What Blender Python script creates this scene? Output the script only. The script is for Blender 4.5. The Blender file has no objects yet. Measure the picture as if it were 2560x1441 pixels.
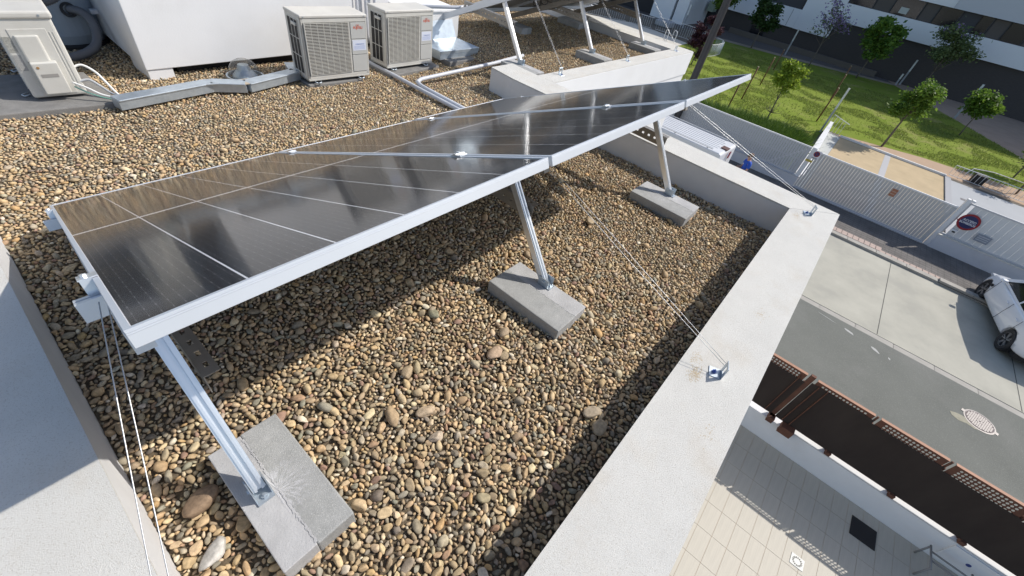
import bpy, bmesh, math, random
import numpy as np
from mathutils import Vector, Matrix, Euler, noise
C = bpy.context.scene.collection
R = math.radians
rnd = random.Random(7)

# ------------------------------------------------------------------ camera
cam_d = bpy.data.cameras.new('camera'); cam = bpy.data.objects.new('camera', cam_d); C.objects.link(cam)
M = Matrix(((0.6468785, 0.4384782, -0.6239271, 0.01728), (-0.7450359, 0.5379320, -0.3943990, -2.77589),
            (0.1626950, 0.7199764, 0.6746587, 1.48787), (0, 0, 0, 1)))
cam.matrix_world = M
cam_d.sensor_width = 36; cam_d.lens = 14.635; cam_d.clip_start = 0.02; cam_d.clip_end = 2000
bpy.context.scene.camera = cam
# ------------------------------------------------------------------ world, sun
SUN = Vector((0.88, -0.60, 1.0)).normalized()      # towards the sun
w = bpy.data.worlds.new('World'); bpy.context.scene.world = w; w.use_nodes = True
nt = w.node_tree; bg = nt.nodes['Background']; sky = nt.nodes.new('ShaderNodeTexSky')
sky.sky_type = 'NISHITA'; sky.sun_disc = False
sky.sun_elevation = math.asin(SUN.z); sky.sun_rotation = math.atan2(SUN.x, SUN.y)
sky.air_density = 1.0; sky.dust_density = 1.3; sky.ozone_density = 1.0
nt.links.new(sky.outputs[0], bg.inputs[0]); bg.inputs[1].default_value = 0.15
sd = bpy.data.lights.new('sun', 'SUN'); sd.energy = 4.3; sd.angle = R(0.5); sd.color = (1, 0.945, 0.87)
so = bpy.data.objects.new('sun', sd); C.objects.link(so); so.rotation_euler = SUN.to_track_quat('Z', 'Y').to_euler()
so.location = (0, 0, 30)
vs = bpy.context.scene.view_settings; vs.view_transform = 'Standard'; vs.look = 'None'; vs.exposure = 0.06; vs.gamma = 1

# ------------------------------------------------------------------ materials
MATS = {}
def mat(name, col, rough=0.6, metal=0.0, var=0.0, vscale=8.0, col2=None, bump=0.0, bscale=60.0, spec=0.5,
        speck=None, speck_scale=200.0, speck_amt=0.0, stain=None, stain_scale=2.0, stain_amt=0.0, coat=0.0, aniso=None, stretch=None):
    if name in MATS: return MATS[name]
    m = bpy.data.materials.new(name); m.use_nodes = True; n = m.node_tree.nodes; l = m.node_tree.links
    p = n['Principled BSDF']; p.inputs['Roughness'].default_value = rough; p.inputs['Metallic'].default_value = metal
    p.inputs['Specular IOR Level'].default_value = spec
    if coat: p.inputs['Coat Weight'].default_value = coat; p.inputs['Coat Roughness'].default_value = 0.05
    c4 = (*col, 1); p.inputs['Base Color'].default_value = c4
    tc = n.new('ShaderNodeTexCoord'); out = tc.outputs['Object']
    if stretch:
        mp = n.new('ShaderNodeMapping'); mp.inputs['Scale'].default_value = stretch; l.new(out, mp.inputs[0]); out = mp.outputs[0]
    cur = None
    def mix(fac, a, b):
        x = n.new('ShaderNodeMix'); x.data_type = 'RGBA'
        if fac is not None: l.new(fac, x.inputs[0])
        if isinstance(a, tuple): x.inputs[6].default_value = a
        else: l.new(a, x.inputs[6])
        if isinstance(b, tuple): x.inputs[7].default_value = b
        else: l.new(b, x.inputs[7])
        return x.outputs[2]
    def ns(scale, detail=4, rough_=0.6):
        x = n.new('ShaderNodeTexNoise'); x.inputs['Scale'].default_value = scale; x.inputs['Detail'].default_value = detail
        x.inputs['Roughness'].default_value = rough_; l.new(out, x.inputs['Vector']); return x.outputs[0]
    def ramp(v, a, b):
        x = n.new('ShaderNodeMapRange'); x.inputs[1].default_value = a; x.inputs[2].default_value = b; l.new(v, x.inputs[0]); return x.outputs[0]
    def mul(v, k):
        x = n.new('ShaderNodeMath'); x.operation = 'MULTIPLY'; l.new(v, x.inputs[0]); x.inputs[1].default_value = k; return x.outputs[0]
    if var:
        b = col2 if col2 else tuple(max(0, c * (1 - var)) for c in col)
        cur = mix(ramp(ns(vscale), 0.3, 0.7), c4, (*b, 1))
    if stain:
        cur = mix(mul(ramp(ns(stain_scale, 6, 0.7), 0.52, 0.75), stain_amt), cur if cur else c4, (*stain, 1))
    if speck:
        cur = mix(mul(ramp(ns(speck_scale, 2, 0.5), 0.58, 0.66), speck_amt), cur if cur else c4, (*speck, 1))
    if cur: l.new(cur, p.inputs['Base Color'])
    if bump:
        b = n.new('ShaderNodeBump'); b.inputs['Strength'].default_value = bump; b.inputs['Distance'].default_value = 0.01
        l.new(ns(bscale, 5, 0.65), b.inputs['Height']); l.new(b.outputs[0], p.inputs['Normal'])
    MATS[name] = m; return m

stucco = mat('stucco_coping', (0.66, 0.65, 0.61), 0.9, var=0.08, vscale=5, bump=0.45, bscale=420, speck=(0.40, 0.36, 0.30), speck_scale=290, speck_amt=0.5, stain=(0.54, 0.47, 0.37), stain_scale=2.4, stain_amt=0.45, spec=0.2)
render_w = mat('wall_render', (0.74, 0.745, 0.75), 0.85, var=0.05, vscale=2.5, bump=0.12, bscale=90, spec=0.2, stain=(0.58, 0.56, 0.53), stain_scale=1.2, stain_amt=0.25)
render_in = mat('parapet_inner_render', (0.72, 0.72, 0.72), 0.9, var=0.12, vscale=3, bump=0.15, bscale=120, spec=0.2)
alu = mat('aluminium', (0.80, 0.82, 0.84), 0.34, 0.75, var=0.06, vscale=12)
alu_frame = mat('anodised_frame', (0.66, 0.69, 0.73), 0.42, 0.45, var=0.03, vscale=9)
galv = mat('galvanised_steel', (0.56, 0.63, 0.69), 0.40, 0.65, var=0.22, vscale=14, bump=0.04, bscale=40)
perf = mat('perforated_steel', (0.33, 0.31, 0.28), 0.5, 0.6, var=0.2, vscale=10)
conc = mat('kerb_concrete', (0.36, 0.365, 0.355), 0.92, var=0.18, vscale=14, bump=0.3, bscale=220, speck=(0.62, 0.62, 0.6), speck_scale=330, speck_amt=0.5, stain=(0.50, 0.50, 0.49), stain_scale=6, stain_amt=0.6, spec=0.2)
mortar = mat('kerb_smooth_face', (0.50, 0.50, 0.50), 0.93, var=0.2, vscale=10, bump=0.3, bscale=150, spec=0.2, speck=(0.3, 0.3, 0.3), speck_scale=260, speck_amt=0.3)
white_dust = mat('drilling_dust', (0.72, 0.72, 0.73), 0.95, spec=0.1)
slab_c = mat('dark_pad_concrete', (0.25, 0.245, 0.235), 0.95, var=0.25, vscale=12, bump=0.3, bscale=150, spec=0.1)
ac_paint = mat('ac_casing_paint', (0.60, 0.59, 0.545), 0.5, var=0.08, vscale=6, stain=(0.42, 0.39, 0.33), stain_scale=5, stain_amt=0.3)
ac_top = mat('ac_lid_paint', (0.60, 0.585, 0.54), 0.55, var=0.12, vscale=4, stain=(0.40, 0.35, 0.29), stain_scale=3, stain_amt=0.5)
ac_panel = mat('ac_front_panel', (0.50, 0.505, 0.485), 0.5, var=0.05, vscale=6)
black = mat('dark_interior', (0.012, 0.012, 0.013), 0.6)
rubber = mat('black_rubber', (0.02, 0.02, 0.022), 0.6)
red_logo = mat('logo_red', (0.62, 0.09, 0.03), 0.5)
sticker_m = mat('sticker_paper', (0.66, 0.70, 0.80), 0.5)
blue_ink = mat('sticker_ink', (0.30, 0.38, 0.62), 0.6)
pvc = mat('pvc_conduit', (0.56, 0.58, 0.62), 0.45, var=0.08, vscale=7)
cable_white = mat('white_cable', (0.75, 0.75, 0.72), 0.5)
cable_green = mat('green_cable', (0.20, 0.42, 0.34), 0.5)
steel_rope = mat('steel_rope', (0.66, 0.67, 0.68), 0.4, 0.7, var=0.25, vscale=300)
tankm = mat('tank_plastic', (0.40, 0.46, 0.52), 0.45, var=0.06, vscale=3)
hosem = mat('grey_corrugated_hose', (0.15, 0.155, 0.17), 0.6)
cell_m = None
def cell_material():
    m = bpy.data.materials.new('solar_cell_silicon'); m.use_nodes = True; n = m.node_tree.nodes; l = m.node_tree.links; p = n['Principled BSDF']
    tc = n.new('ShaderNodeTexCoord'); sx = n.new('ShaderNodeSeparateXYZ'); l.new(tc.outputs['Object'], sx.inputs[0])
    def mth(op, a, b=None, c=None):
        x = n.new('ShaderNodeMath'); x.operation = op
        for i, v in enumerate((a, b, c)):
            if v is None: continue
            if isinstance(v, (int, float)): x.inputs[i].default_value = v
            else: l.new(v, x.inputs[i])
        return x.outputs[0]
    fx = mth('FRACT', mth('MULTIPLY', sx.outputs[0], 1 / 0.01825)); bar = mth('LESS_THAN', mth('ABSOLUTE', mth('SUBTRACT', fx, 0.5)), 0.03)
    fy = mth('FRACT', mth('MULTIPLY', sx.outputs[1], 1 / 0.0467)); pad = mth('LESS_THAN', mth('ABSOLUTE', mth('SUBTRACT', fy, 0.5)), 0.13)
    fx2 = mth('LESS_THAN', mth('ABSOLUTE', mth('SUBTRACT', fx, 0.5)), 0.055)
    f = mth('MAXIMUM', mth('MULTIPLY', bar, 0.22), mth('MULTIPLY', mth('MULTIPLY', fx2, pad), 0.5))
    gy = mth('LESS_THAN', mth('FRACT', mth('MULTIPLY', sx.outputs[1], 1 / 0.0935)), 0.012)
    f = mth('MAXIMUM', f, mth('MULTIPLY', gy, 0.2))
    mx = n.new('ShaderNodeMix'); mx.data_type = 'RGBA'; mx.inputs[6].default_value = (0.0085, 0.007, 0.0085, 1); mx.inputs[7].default_value = (0.20, 0.19, 0.19, 1)
    l.new(f, mx.inputs[0]); l.new(mx.outputs[2], p.inputs['Base Color']); p.inputs['Roughness'].default_value = 0.5; p.inputs['Specular IOR Level'].default_value = 0.25
    return m
def glass_material(name, rough, tint=(1, 1, 1), bump=0.0, ior=1.45, dirt_sheen=0.0):
    m = bpy.data.materials.new(name); m.use_nodes = True; n = m.node_tree.nodes; l = m.node_tree.links
    n.remove(n['Principled BSDF']); o = n['Material Output']
    t = n.new('ShaderNodeBsdfTransparent'); t.inputs[0].default_value = (*tint, 1); g = n.new('ShaderNodeBsdfGlossy'); g.inputs['Roughness'].default_value = rough
    # two-sided Schlick reflectance (the Fresnel node would block the sun from behind the pane)
    ge = n.new('ShaderNodeNewGeometry'); dp = n.new('ShaderNodeVectorMath'); dp.operation = 'DOT_PRODUCT'; l.new(ge.outputs['Incoming'], dp.inputs[0]); l.new(ge.outputs['Normal'], dp.inputs[1])
    def mt(op, a, b=None):
        x = n.new('ShaderNodeMath'); x.operation = op
        for i, v in enumerate((a, b)):
            if v is None: continue
            if isinstance(v, (int, float)): x.inputs[i].default_value = v
            else: l.new(v, x.inputs[i])
        return x.outputs[0]
    f0 = ((ior - 1) / (ior + 1)) ** 2; mx = n.new('ShaderNodeMixShader')
    l.new(mt('ADD', mt('MULTIPLY', mt('POWER', mt('SUBTRACT', 1.0, mt('ABSOLUTE', dp.outputs['Value'])), 5.0), 1 - f0), f0), mx.inputs[0]); l.new(t.outputs[0], mx.inputs[1]); l.new(g.outputs[0], mx.inputs[2])
    res = mx.outputs[0]
    tc = n.new('ShaderNodeTexCoord')
    if bump:
        ns = n.new('ShaderNodeTexNoise'); ns.inputs['Scale'].default_value = 9; ns.inputs['Detail'].default_value = 2; l.new(tc.outputs['Object'], ns.inputs['Vector'])
        b = n.new('ShaderNodeBump'); b.inputs['Strength'].default_value = bump; b.inputs['Distance'].default_value = 0.01
        l.new(ns.outputs[0], b.inputs['Height']); l.new(b.outputs[0], g.inputs['Normal'])
    if dirt_sheen:  # diffuse film: dirt on the panels, painted sheen on the dome
        mp = n.new('ShaderNodeMapping'); mp.inputs['Scale'].default_value = (22, 2.2, 5); l.new(tc.outputs['Object'], mp.inputs[0])
        ns = n.new('ShaderNodeTexNoise'); ns.inputs['Scale'].default_value = 1; ns.inputs['Detail'].default_value = 5; l.new(mp.outputs[0], ns.inputs['Vector'])
        mr = n.new('ShaderNodeMapRange'); mr.inputs[1].default_value = 0.35; mr.inputs[2].default_value = 0.8; mr.inputs[3].default_value = dirt_sheen * 0.3; mr.inputs[4].default_value = dirt_sheen; l.new(ns.outputs[0], mr.inputs[0])
        d = n.new('ShaderNodeBsdfDiffuse'); d.inputs[0].default_value = (0.42, 0.38, 0.33, 1); m2 = n.new('ShaderNodeMixShader')
        l.new(mr.outputs[0], m2.inputs[0]); l.new(res, m2.inputs[1]); l.new(d.outputs[0], m2.inputs[2]); res = m2.outputs[0]
    l.new(res, o.inputs['Surface']); return m

# ------------------------------------------------------------------ mesh builder
class MB:
    def __init__(s): s.v = []; s.f = []; s.smooth = []
    def add(s, vs, fs, sm=False):
        o = len(s.v); s.v += [tuple(v) for v in vs]; s.f += [tuple(i + o for i in f) for f in fs]; s.smooth += [sm] * len(fs); return s
    def box(s, x0, x1, y0, y1, z0, z1, m=None):
        vs = [(x, y, z) for z in (z0, z1) for y in (y0, y1) for x in (x0, x1)]
        if m is not None: vs = [m @ Vector(v) for v in vs]
        return s.add(vs, [(0, 2, 3, 1), (4, 5, 7, 6), (0, 1, 5, 4), (2, 6, 7, 3), (0, 4, 6, 2), (1, 3, 7, 5)])
    def cbox(s, c, size, rz=0, m=None):
        mm = Matrix.Translation(c) @ Matrix.Rotation(rz, 4, 'Z')
        if m is not None: mm = m @ mm
        a, b, d = (k / 2 for k in size); return s.box(-a, a, -b, b, -d, d, mm)
    def prism(s, poly, z0, z1, m=None):
        n = len(poly); vs = [(p[0], p[1], z0) for p in poly] + [(p[0], p[1], z1) for p in poly]
        if m is not None: vs = [m @ Vector(v) for v in vs]
        fs = [tuple(range(n - 1, -1, -1)), tuple(range(n, 2 * n))] + [(i, (i + 1) % n, n + (i + 1) % n, n + i) for i in range(n)]
        return s.add(vs, fs)
    def bar(s, a, b, wd, ht, up=(0, 0, 1)):
        a = Vector(a); b = Vector(b); d = (b - a).normalized(); x = d.cross(Vector(up))
        if x.length < 1e-5: x = d.cross(Vector((0, 1, 0)))
        x.normalize(); y = x.cross(d)
        vs = [p + x * sx * wd / 2 + y * sy * ht / 2 for p in (a, b) for sx, sy in ((-1, -1), (1, -1), (1, 1), (-1, 1))]
        return s.add(vs, [(0, 1, 2, 3), (7, 6, 5, 4), (0, 4, 5, 1), (1, 5, 6, 2), (2, 6, 7, 3), (3, 7, 4, 0)])
    def section(s, a, b, poly, up=(0, 0, 1)):
        a = Vector(a); b = Vector(b); d = (b - a).normalized(); x = d.cross(Vector(up)).normalized(); y = x.cross(d); n = len(poly)
        vs = [p + x * q[0] + y * q[1] for p in (a, b) for q in poly]
        return s.add(vs, [tuple(range(n)), tuple(range(2 * n - 1, n - 1, -1))] + [(i, n + i, n + (i + 1) % n, (i + 1) % n) for i in range(n)])
    def tube(s, pts, r, n=8, cap=True, rs=None):
        pts = [Vector(p) for p in pts]; rings = []; prev = None; base = len(s.v)
        for i, p in enumerate(pts):
            d = (pts[min(i + 1, len(pts) - 1)] - pts[max(i - 1, 0)]).normalized()
            if prev is None:
                x = d.orthogonal().normalized()
            else:
                x = (prev - d * prev.dot(d)).normalized()
            prev = x; y = d.cross(x); rr = rs[i] if rs else r
            rings.append([p + (x * math.cos(2 * math.pi * k / n) + y * math.sin(2 * math.pi * k / n)) * rr for k in range(n)])
        vs = [v for rg in rings for v in rg]; fs = []
        for i in range(len(pts) - 1):
            for k in range(n): fs.append((i * n + k, i * n + (k + 1) % n, (i + 1) * n + (k + 1) % n, (i + 1) * n + k))
        s.add(vs, fs, True)
        if cap:
            o = base; s.f += [tuple(o + k for k in range(n - 1, -1, -1)), tuple(o + (len(pts) - 1) * n + k for k in range(n))]; s.smooth += [False, False]
        return s
    def lathe(s, prof, n=24, c=(0, 0, 0), sm=False, m=None):
        vs = []; fs = []
        for r_, z in prof: vs += [Vector((r_ * math.cos(2 * math.pi * k / n), r_ * math.sin(2 * math.pi * k / n), z)) + Vector(c) for k in range(n)]
        if m is not None: vs = [m @ v for v in vs]
        for i in range(len(prof) - 1):
            for k in range(n): fs.append((i * n + k, i * n + (k + 1) % n, (i + 1) * n + (k + 1) % n, (i + 1) * n + k))
        return s.add(vs, fs, sm)
    def disc(s, c, r_, n=20, m=None):
        vs = [Vector((r_ * math.cos(2 * math.pi * k / n), r_ * math.sin(2 * math.pi * k / n), 0)) for k in range(n)]
        vs = [(m @ v) if m is not None else v + Vector(c) for v in vs]
        return s.add(vs, [tuple(range(n))])
    def mesh(s, name, material):
        me = bpy.data.meshes.new(name); me.from_pydata(s.v, [], s.f)
        me.polygons.foreach_set('use_smooth', s.smooth); me.update()
        if material: me.materials.append(material)
        return me
    def build(s, name, material, parent=None, bevel=0, world=False, seg=2):
        me = s.mesh(name, material)
        if parent is not None and world:
            mi = parent.matrix_basis.inverted(); me.transform(mi)
        o = bpy.data.objects.new(name, me); C.objects.link(o)
        if parent is not None: o.parent = parent
        if bevel:
            b = o.modifiers.new('bevel', 'BEVEL'); b.width = bevel; b.segments = seg; b.limit_method = 'ANGLE'; b.angle_limit = R(35)
        return o
def tag(o, label=None, cat=None, group=None, kind=None):
    if label: o['label'] = label
    if cat: o['category'] = cat
    if group: o['group'] = group
    if kind: o['kind'] = kind
    return o
def thing(name, label, cat, loc=(0, 0, 0), rz=0, group=None, rot=None):
    o = bpy.data.objects.new(name, None); C.objects.link(o); o.location = loc; o.rotation_euler = rot if rot else (0, 0, rz)
    o.empty_display_size = 0.1
    mb = Euler(o.rotation_euler).to_matrix().to_4x4(); o.matrix_basis = Matrix.Translation(loc) @ mb
    return tag(o, label, cat, group)
def struct(name, mb, material): return tag(mb.build(name, material), kind='structure')
def kids(o): return [c for c in bpy.data.objects if c.parent == o]
def copy_tree(o, parent=None):
    c = o.copy(); C.objects.link(c); c.parent = parent
    for ch in KIDS.get(o.name, None) or kids(o): copy_tree(ch, c)
    return c
KIDS = {}
def inst(src_mesh, name, parent, loc, rot=None, scale=None):
    o = bpy.data.objects.new(name, src_mesh); C.objects.link(o); o.parent = parent; o.location = loc
    if rot: o.rotation_euler = rot
    if scale: o.scale = scale
    return o
def text_mesh(body, size, name, ext=0.0004, bold=0.0):
    cu = bpy.data.curves.new(name, 'FONT'); cu.body = body; cu.size = size; cu.extrude = ext; cu.offset = bold; cu.align_x = 'CENTER'; cu.align_y = 'CENTER'
    o = bpy.data.objects.new('tmp', cu); C.objects.link(o); dg = bpy.context.evaluated_depsgraph_get(); dg.update()
    me = bpy.data.meshes.new_from_object(o.evaluated_get(dg)); bpy.data.objects.remove(o); bpy.data.curves.remove(cu); me.name = name
    return me
def text(body, size, m, parent, matrix, name='lettering', bold=0.0, sx=1.0):
    me = text_mesh(body, size, name, bold=bold); me.materials.clear(); me.materials.append(m)
    me.transform(matrix @ Matrix.Diagonal((sx, 1, 1, 1)))
    o = bpy.data.objects.new(name, me); C.objects.link(o); o.parent = parent; return o

TILT = 0.40354; CT, ST = math.cos(TILT), math.sin(TILT)
def smooth(a, b, x):
    t = min(1, max(0, (x - a) / (b - a))); return t * t * (3 - 2 * t)
def gz(x, y):                                   # height of the gravel bed
    return -0.17 + 0.12 * smooth(4.0, 4.9, x) + 0.012 * noise.noise((x * 1.7, y * 1.7, 0))
ZS = -5.8                                       # street level

# ================================================================== the building we stand on
bld = thing('apartment_block', 'white rendered building with the gravel roof, solar panels and low parapets in the foreground', 'building', (0, 0, ZS))
MB().prism([(-0.575, -3.10), (4.105, -3.10), (4.20, -1.4), (4.255, -0.035), (8.42, -0.035), (8.42, 9), (-0.575, 9)], ZS, -0.30).build('facade', render_w, bld, world=True)
def coping(name, poly, parent=bld, inner_h=-0.30, z=0.07):
    MB().prism(poly, inner_h, z - 0.012).build('parapet_wall', render_in, parent, world=True)
    cx = sum(p[0] for p in poly) / len(poly); cy = sum(p[1] for p in poly) / len(poly)
    MB().prism(poly, z - 0.010, z).build('coping', stucco, parent, world=True)
coping('l', [(-0.58, -3.105), (-0.232, -3.105), (-0.232, 9), (-0.58, 9)])
coping('r', [(-0.229, -3.105), (4.11, -3.105), (3.79, -2.775), (-0.229, -2.775)])
coping('f', [(4.112, -3.102), (4.19, -1.4), (4.26, -0.04), (4.26, 0.20), (4.28, 0.61), (3.91, 0.605), (3.86, 0.24), (3.792, -2.773)])
coping('s', [(4.262, -0.04), (8.43, -0.04), (8.02, 0.20), (4.262, 0.20)])
coping('t', [(8.432, -0.037), (8.43, 9), (8.0, 9), (8.02, 0.203)])
# outer faces of the second parapet carry the same white render as the facade
MB().box(4.262, 8.44, -0.050, -0.041, -0.30, 0.058).build('outer_render', render_w, bld, world=True)

bed = struct('roof', MB().box(-0.23, 8.0, -2.775, 9, -0.30, -0.205), mat('gravel_underlay', (0.20, 0.155, 0.10), 0.95, var=0.5, vscale=60, bump=0.6, bscale=120))
C.objects.unlink(bed); bm_ = bmesh.new()
nx, ny = 90, 110
me = bpy.data.meshes.new('roof'); vs_ = []; fs_ = []
for j in range(ny + 1):
    for i in range(nx + 1):
        x = -0.24 + 8.3 * i / nx; y = -2.79 + 9.0 * j / ny; vs_.append((x, y, gz(x, y) - 0.016))
for j in range(ny):
    for i in range(nx):
        cx = -0.24 + 8.3 * (i + .5) / nx; cy = -2.79 + 9.0 * (j + .5) / ny
        if cx > 3.95 and cy < 0.1: continue
        a = j * (nx + 1) + i; fs_.append((a, a + 1, a + nx + 2, a + nx + 1))
me.from_pydata(vs_, [], fs_); me.materials.append(MATS['gravel_underlay']); bed.data = me; C.objects.link(bed)

# ------------------------------------------------------------------ gravel
def ico(sub):
    b = bmesh.new(); bmesh.ops.create_icosphere(b, subdivisions=sub, radius=1); b.verts.ensure_lookup_table()
    v = np.array([x.co[:] for x in b.verts]); f = np.array([[q.index for q in x.verts] for x in b.faces]); b.free(); return v, f
ICO = {1: ico(1), 2: ico(2), 3: ico(3)}
prng = np.random.RandomState(5)
def pebble_variants(sub, k):
    v, f = ICO[sub]; out = []
    for i in range(k):
        d = v.copy()
        for _ in range(6 + prng.randint(5)):       # flatten a few random facets, then round
            nrm = prng.normal(size=3); nrm /= np.linalg.norm(nrm); h = 0.56 + 0.34 * prng.rand()
            s = d @ nrm; over = np.clip(s - h, 0, None); d -= np.outer(over * 0.9, nrm)
        sq = 0.85 + 0.3 * prng.rand(); d = np.sign(d) * np.abs(d) ** sq if sub > 1 else d
        ph = prng.rand(3) * 6; d *= (1 + 0.07 * np.sin(d[:, [1]] * 3 + ph[0]) + 0.06 * np.sin(d[:, [2]] * 4 + ph[1]))
        out.append(d)
    return out, f
VAR = {s: pebble_variants(s, 24) for s in (1, 2, 3)}
CAMP = np.array([0.017, -2.776, 1.488])
PAL = np.array([[.42, .31, .19], [.36, .27, .17], [.47, .37, .245], [.30, .235, .16], [.25, .20, .145], [.22, .20, .17], [.165, .16, .15], [.34, .31, .26],
                [.30, .19, .13], [.235, .15, .13], [.52, .44, .32], [.40, .27, .13], [.13, .12, .115], [.57, .53, .46], [.20, .21, .19], [.27, .24, .17]])
PW = np.array([16, 14, 13, 9, 7, 8, 4, 9, 3, 3, 9, 3, 1.5, 3, 4, 5], float); PW /= PW.sum()
BLOCKERS = [(-0.05, 0.225, -2.25, -1.72), (1.57, 1.83, -2.24, -1.71), (3.27, 3.54, -2.22, -1.70)]
def inside_roof(x, y):
    if x < -0.225 or y < -2.77 or x > 8.0: return False
    if x > 3.80 + 0.02 * (y + 2.8) and y < 0.62 and x < 4.27: return False
    if x >= 4.27 and y < 0.205: return False
    if x > 1.26 and y > 2.13 and x < 3.95: return False
    if y > 6.0: return False
    return True
def scatter():
    cell = 0.05; grid = {}; P = []
    sizes = [(0.025, 220), (0.0185, 1900), (0.0132, 15000), (0.0103, 110000), (0.0082, 170000), (0.0062, 100000)]
    rr = random.Random(3)
    for r0, tries in sizes:
        for _ in range(tries * 2):
            # more effort where the photograph is close
            u = rr.random()
            if u < 0.55: x = rr.uniform(-0.23, 3.82); y = rr.uniform(-2.77, 0.6)
            elif u < 0.82: x = rr.uniform(-0.23, 4.3); y = rr.uniform(0.4, 3.4)
            else: x = rr.uniform(3.9, 8.0); y = rr.uniform(0.2, 5.5)
            if not inside_roof(x, y): continue
            far = (x + 0) > 4.2 or y > 1.8
            if far and r0 < 0.008: continue
            rad = r0 * rr.uniform(0.8, 1.2)
            gx, gy = int(x // cell), int(y // cell); ok = True
            for a in (-1, 0, 1):
                for b in (-1, 0, 1):
                    for q in grid.get((gx + a, gy + b), ()):
                        if (q[0] - x) ** 2 + (q[1] - y) ** 2 < ((q[2] + rad) * 0.80) ** 2: ok = False; break
                    if not ok: break
                if not ok: break
            if ok:
                grid.setdefault((gx, gy), []).append((x, y, rad)); P.append((x, y, rad))
    return P
def make_gravel():
    P = scatter(); n = len(P); arr = np.array(P); print('stones', n)
    V = []; F = []; COL = []; off = 0
    groups = {1: [], 2: [], 3: []}
    for i in range(n):
        d = math.sqrt((arr[i, 0] - CAMP[0]) ** 2 + (arr[i, 1] - CAMP[1]) ** 2 + 2.7)
        s = 3 if d < 1.9 and arr[i, 2] > 0.0115 else (2 if d < 3.0 and arr[i, 2] > 0.0088 else 1)
        groups[s].append(i)
    for s, idx in groups.items():
        vars_, f = VAR[s]
        for i in idx:
            x, y, rad = arr[i]; d = vars_[prng.randint(24)].copy()
            a = rad * (1.05 + 0.45 * prng.rand()); b = rad * (0.72 + 0.25 * prng.rand()); c = rad * (0.45 + 0.35 * prng.rand())
            d *= (a, b, c)
            rz = prng.rand() * 6.283; tx = prng.normal() * 0.36; ty = prng.normal() * 0.36
            m = np.array(Euler((tx, ty, rz), 'XYZ').to_matrix()); d = d @ m.T
            z = gz(x, y) - 0.016 + rad * 0.42 + prng.rand() * 0.008
            if rad < 0.013: z += 0.001
            d += (x, y, z); V.append(d); F.append(f + off); off += len(d)
            base = PAL[prng.choice(len(PAL), p=PW)] * (1.16 + 0.30 * prng.rand()) * (0.96 + 0.08 * prng.rand(3)) * (1.055, 1.0, 0.88)
            g = base.mean(); base = (g + (base - g) * 0.94) * 0.78 + np.array((.46, .355, .22)) * 0.22
            cc = np.ones((len(d), 4)); cc[:, :3] = base; COL.append(cc)
    V = np.concatenate(V).astype(np.float32); F = np.concatenate(F).astype(np.int32); COL = np.concatenate(COL).astype(np.float32)
    me = bpy.data.meshes.new('gravel'); me.vertices.add(len(V)); me.vertices.foreach_set('co', V.ravel())
    me.loops.add(F.size); me.loops.foreach_set('vertex_index', F.ravel()); me.polygons.add(len(F))
    me.polygons.foreach_set('loop_start', np.arange(0, F.size, 3, dtype=np.int32)); me.polygons.foreach_set('loop_total', np.full(len(F), 3, np.int32))
    me.update(calc_edges=True); me.polygons.foreach_set('use_smooth', np.ones(len(F), bool))
    at = me.color_attributes.new('stone', 'FLOAT_COLOR', 'POINT'); at.data.foreach_set('color', COL.ravel())
    print('gravel tris', len(F))
    me.materials.append(stone_m); o = bpy.data.objects.new('gravel', me); C.objects.link(o)
    tag(o, 'brown, tan and grey river gravel covering the flat roof', 'gravel', kind='stuff')
def stone_material(name, attr=True, col=(0.4, 0.3, 0.2)):
    m = bpy.data.materials.new(name); m.use_nodes = True; n = m.node_tree.nodes; l = m.node_tree.links; p = n['Principled BSDF']
    p.inputs['Roughness'].default_value = 0.82; p.inputs['Specular IOR Level'].default_value = 0.25
    if attr: a = n.new('ShaderNodeAttribute'); a.attribute_name = 'stone'; src = a.outputs['Color']
    else: a = n.new('ShaderNodeRGB'); a.outputs[0].default_value = (*col, 1); src = a.outputs[0]
    tc = n.new('ShaderNodeTexCoord')
    n1 = n.new('ShaderNodeTexNoise'); n1.inputs['Scale'].default_value = 70; n1.inputs['Detail'].default_value = 5; l.new(tc.outputs['Object'], n1.inputs['Vector'])
    mr = n.new('ShaderNodeMapRange'); mr.inputs[1].default_value = 0.25; mr.inputs[2].default_value = 0.75; mr.inputs[3].default_value = 0.68; mr.inputs[4].default_value = 1.28; l.new(n1.outputs[0], mr.inputs[0])
    vm = n.new('ShaderNodeVectorMath'); vm.operation = 'SCALE'; l.new(src, vm.inputs[0]); l.new(mr.outputs[0], vm.inputs['Scale'])
    n2 = n.new('ShaderNodeTexNoise'); n2.inputs['Scale'].default_value = 420; n2.inputs['Detail'].default_value = 3; l.new(tc.outputs['Object'], n2.inputs['Vector'])
    b = n.new('ShaderNodeBump'); b.inputs['Strength'].default_value = 0.35; b.inputs['Distance'].default_value = 0.003; l.new(n2.outputs[0], b.inputs['Height'])
    l.new(vm.outputs[0], p.inputs['Base Color']); l.new(b.outputs[0], p.inputs['Normal']); return m
stone_m = stone_material('river_stone')
make_gravel()
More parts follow.
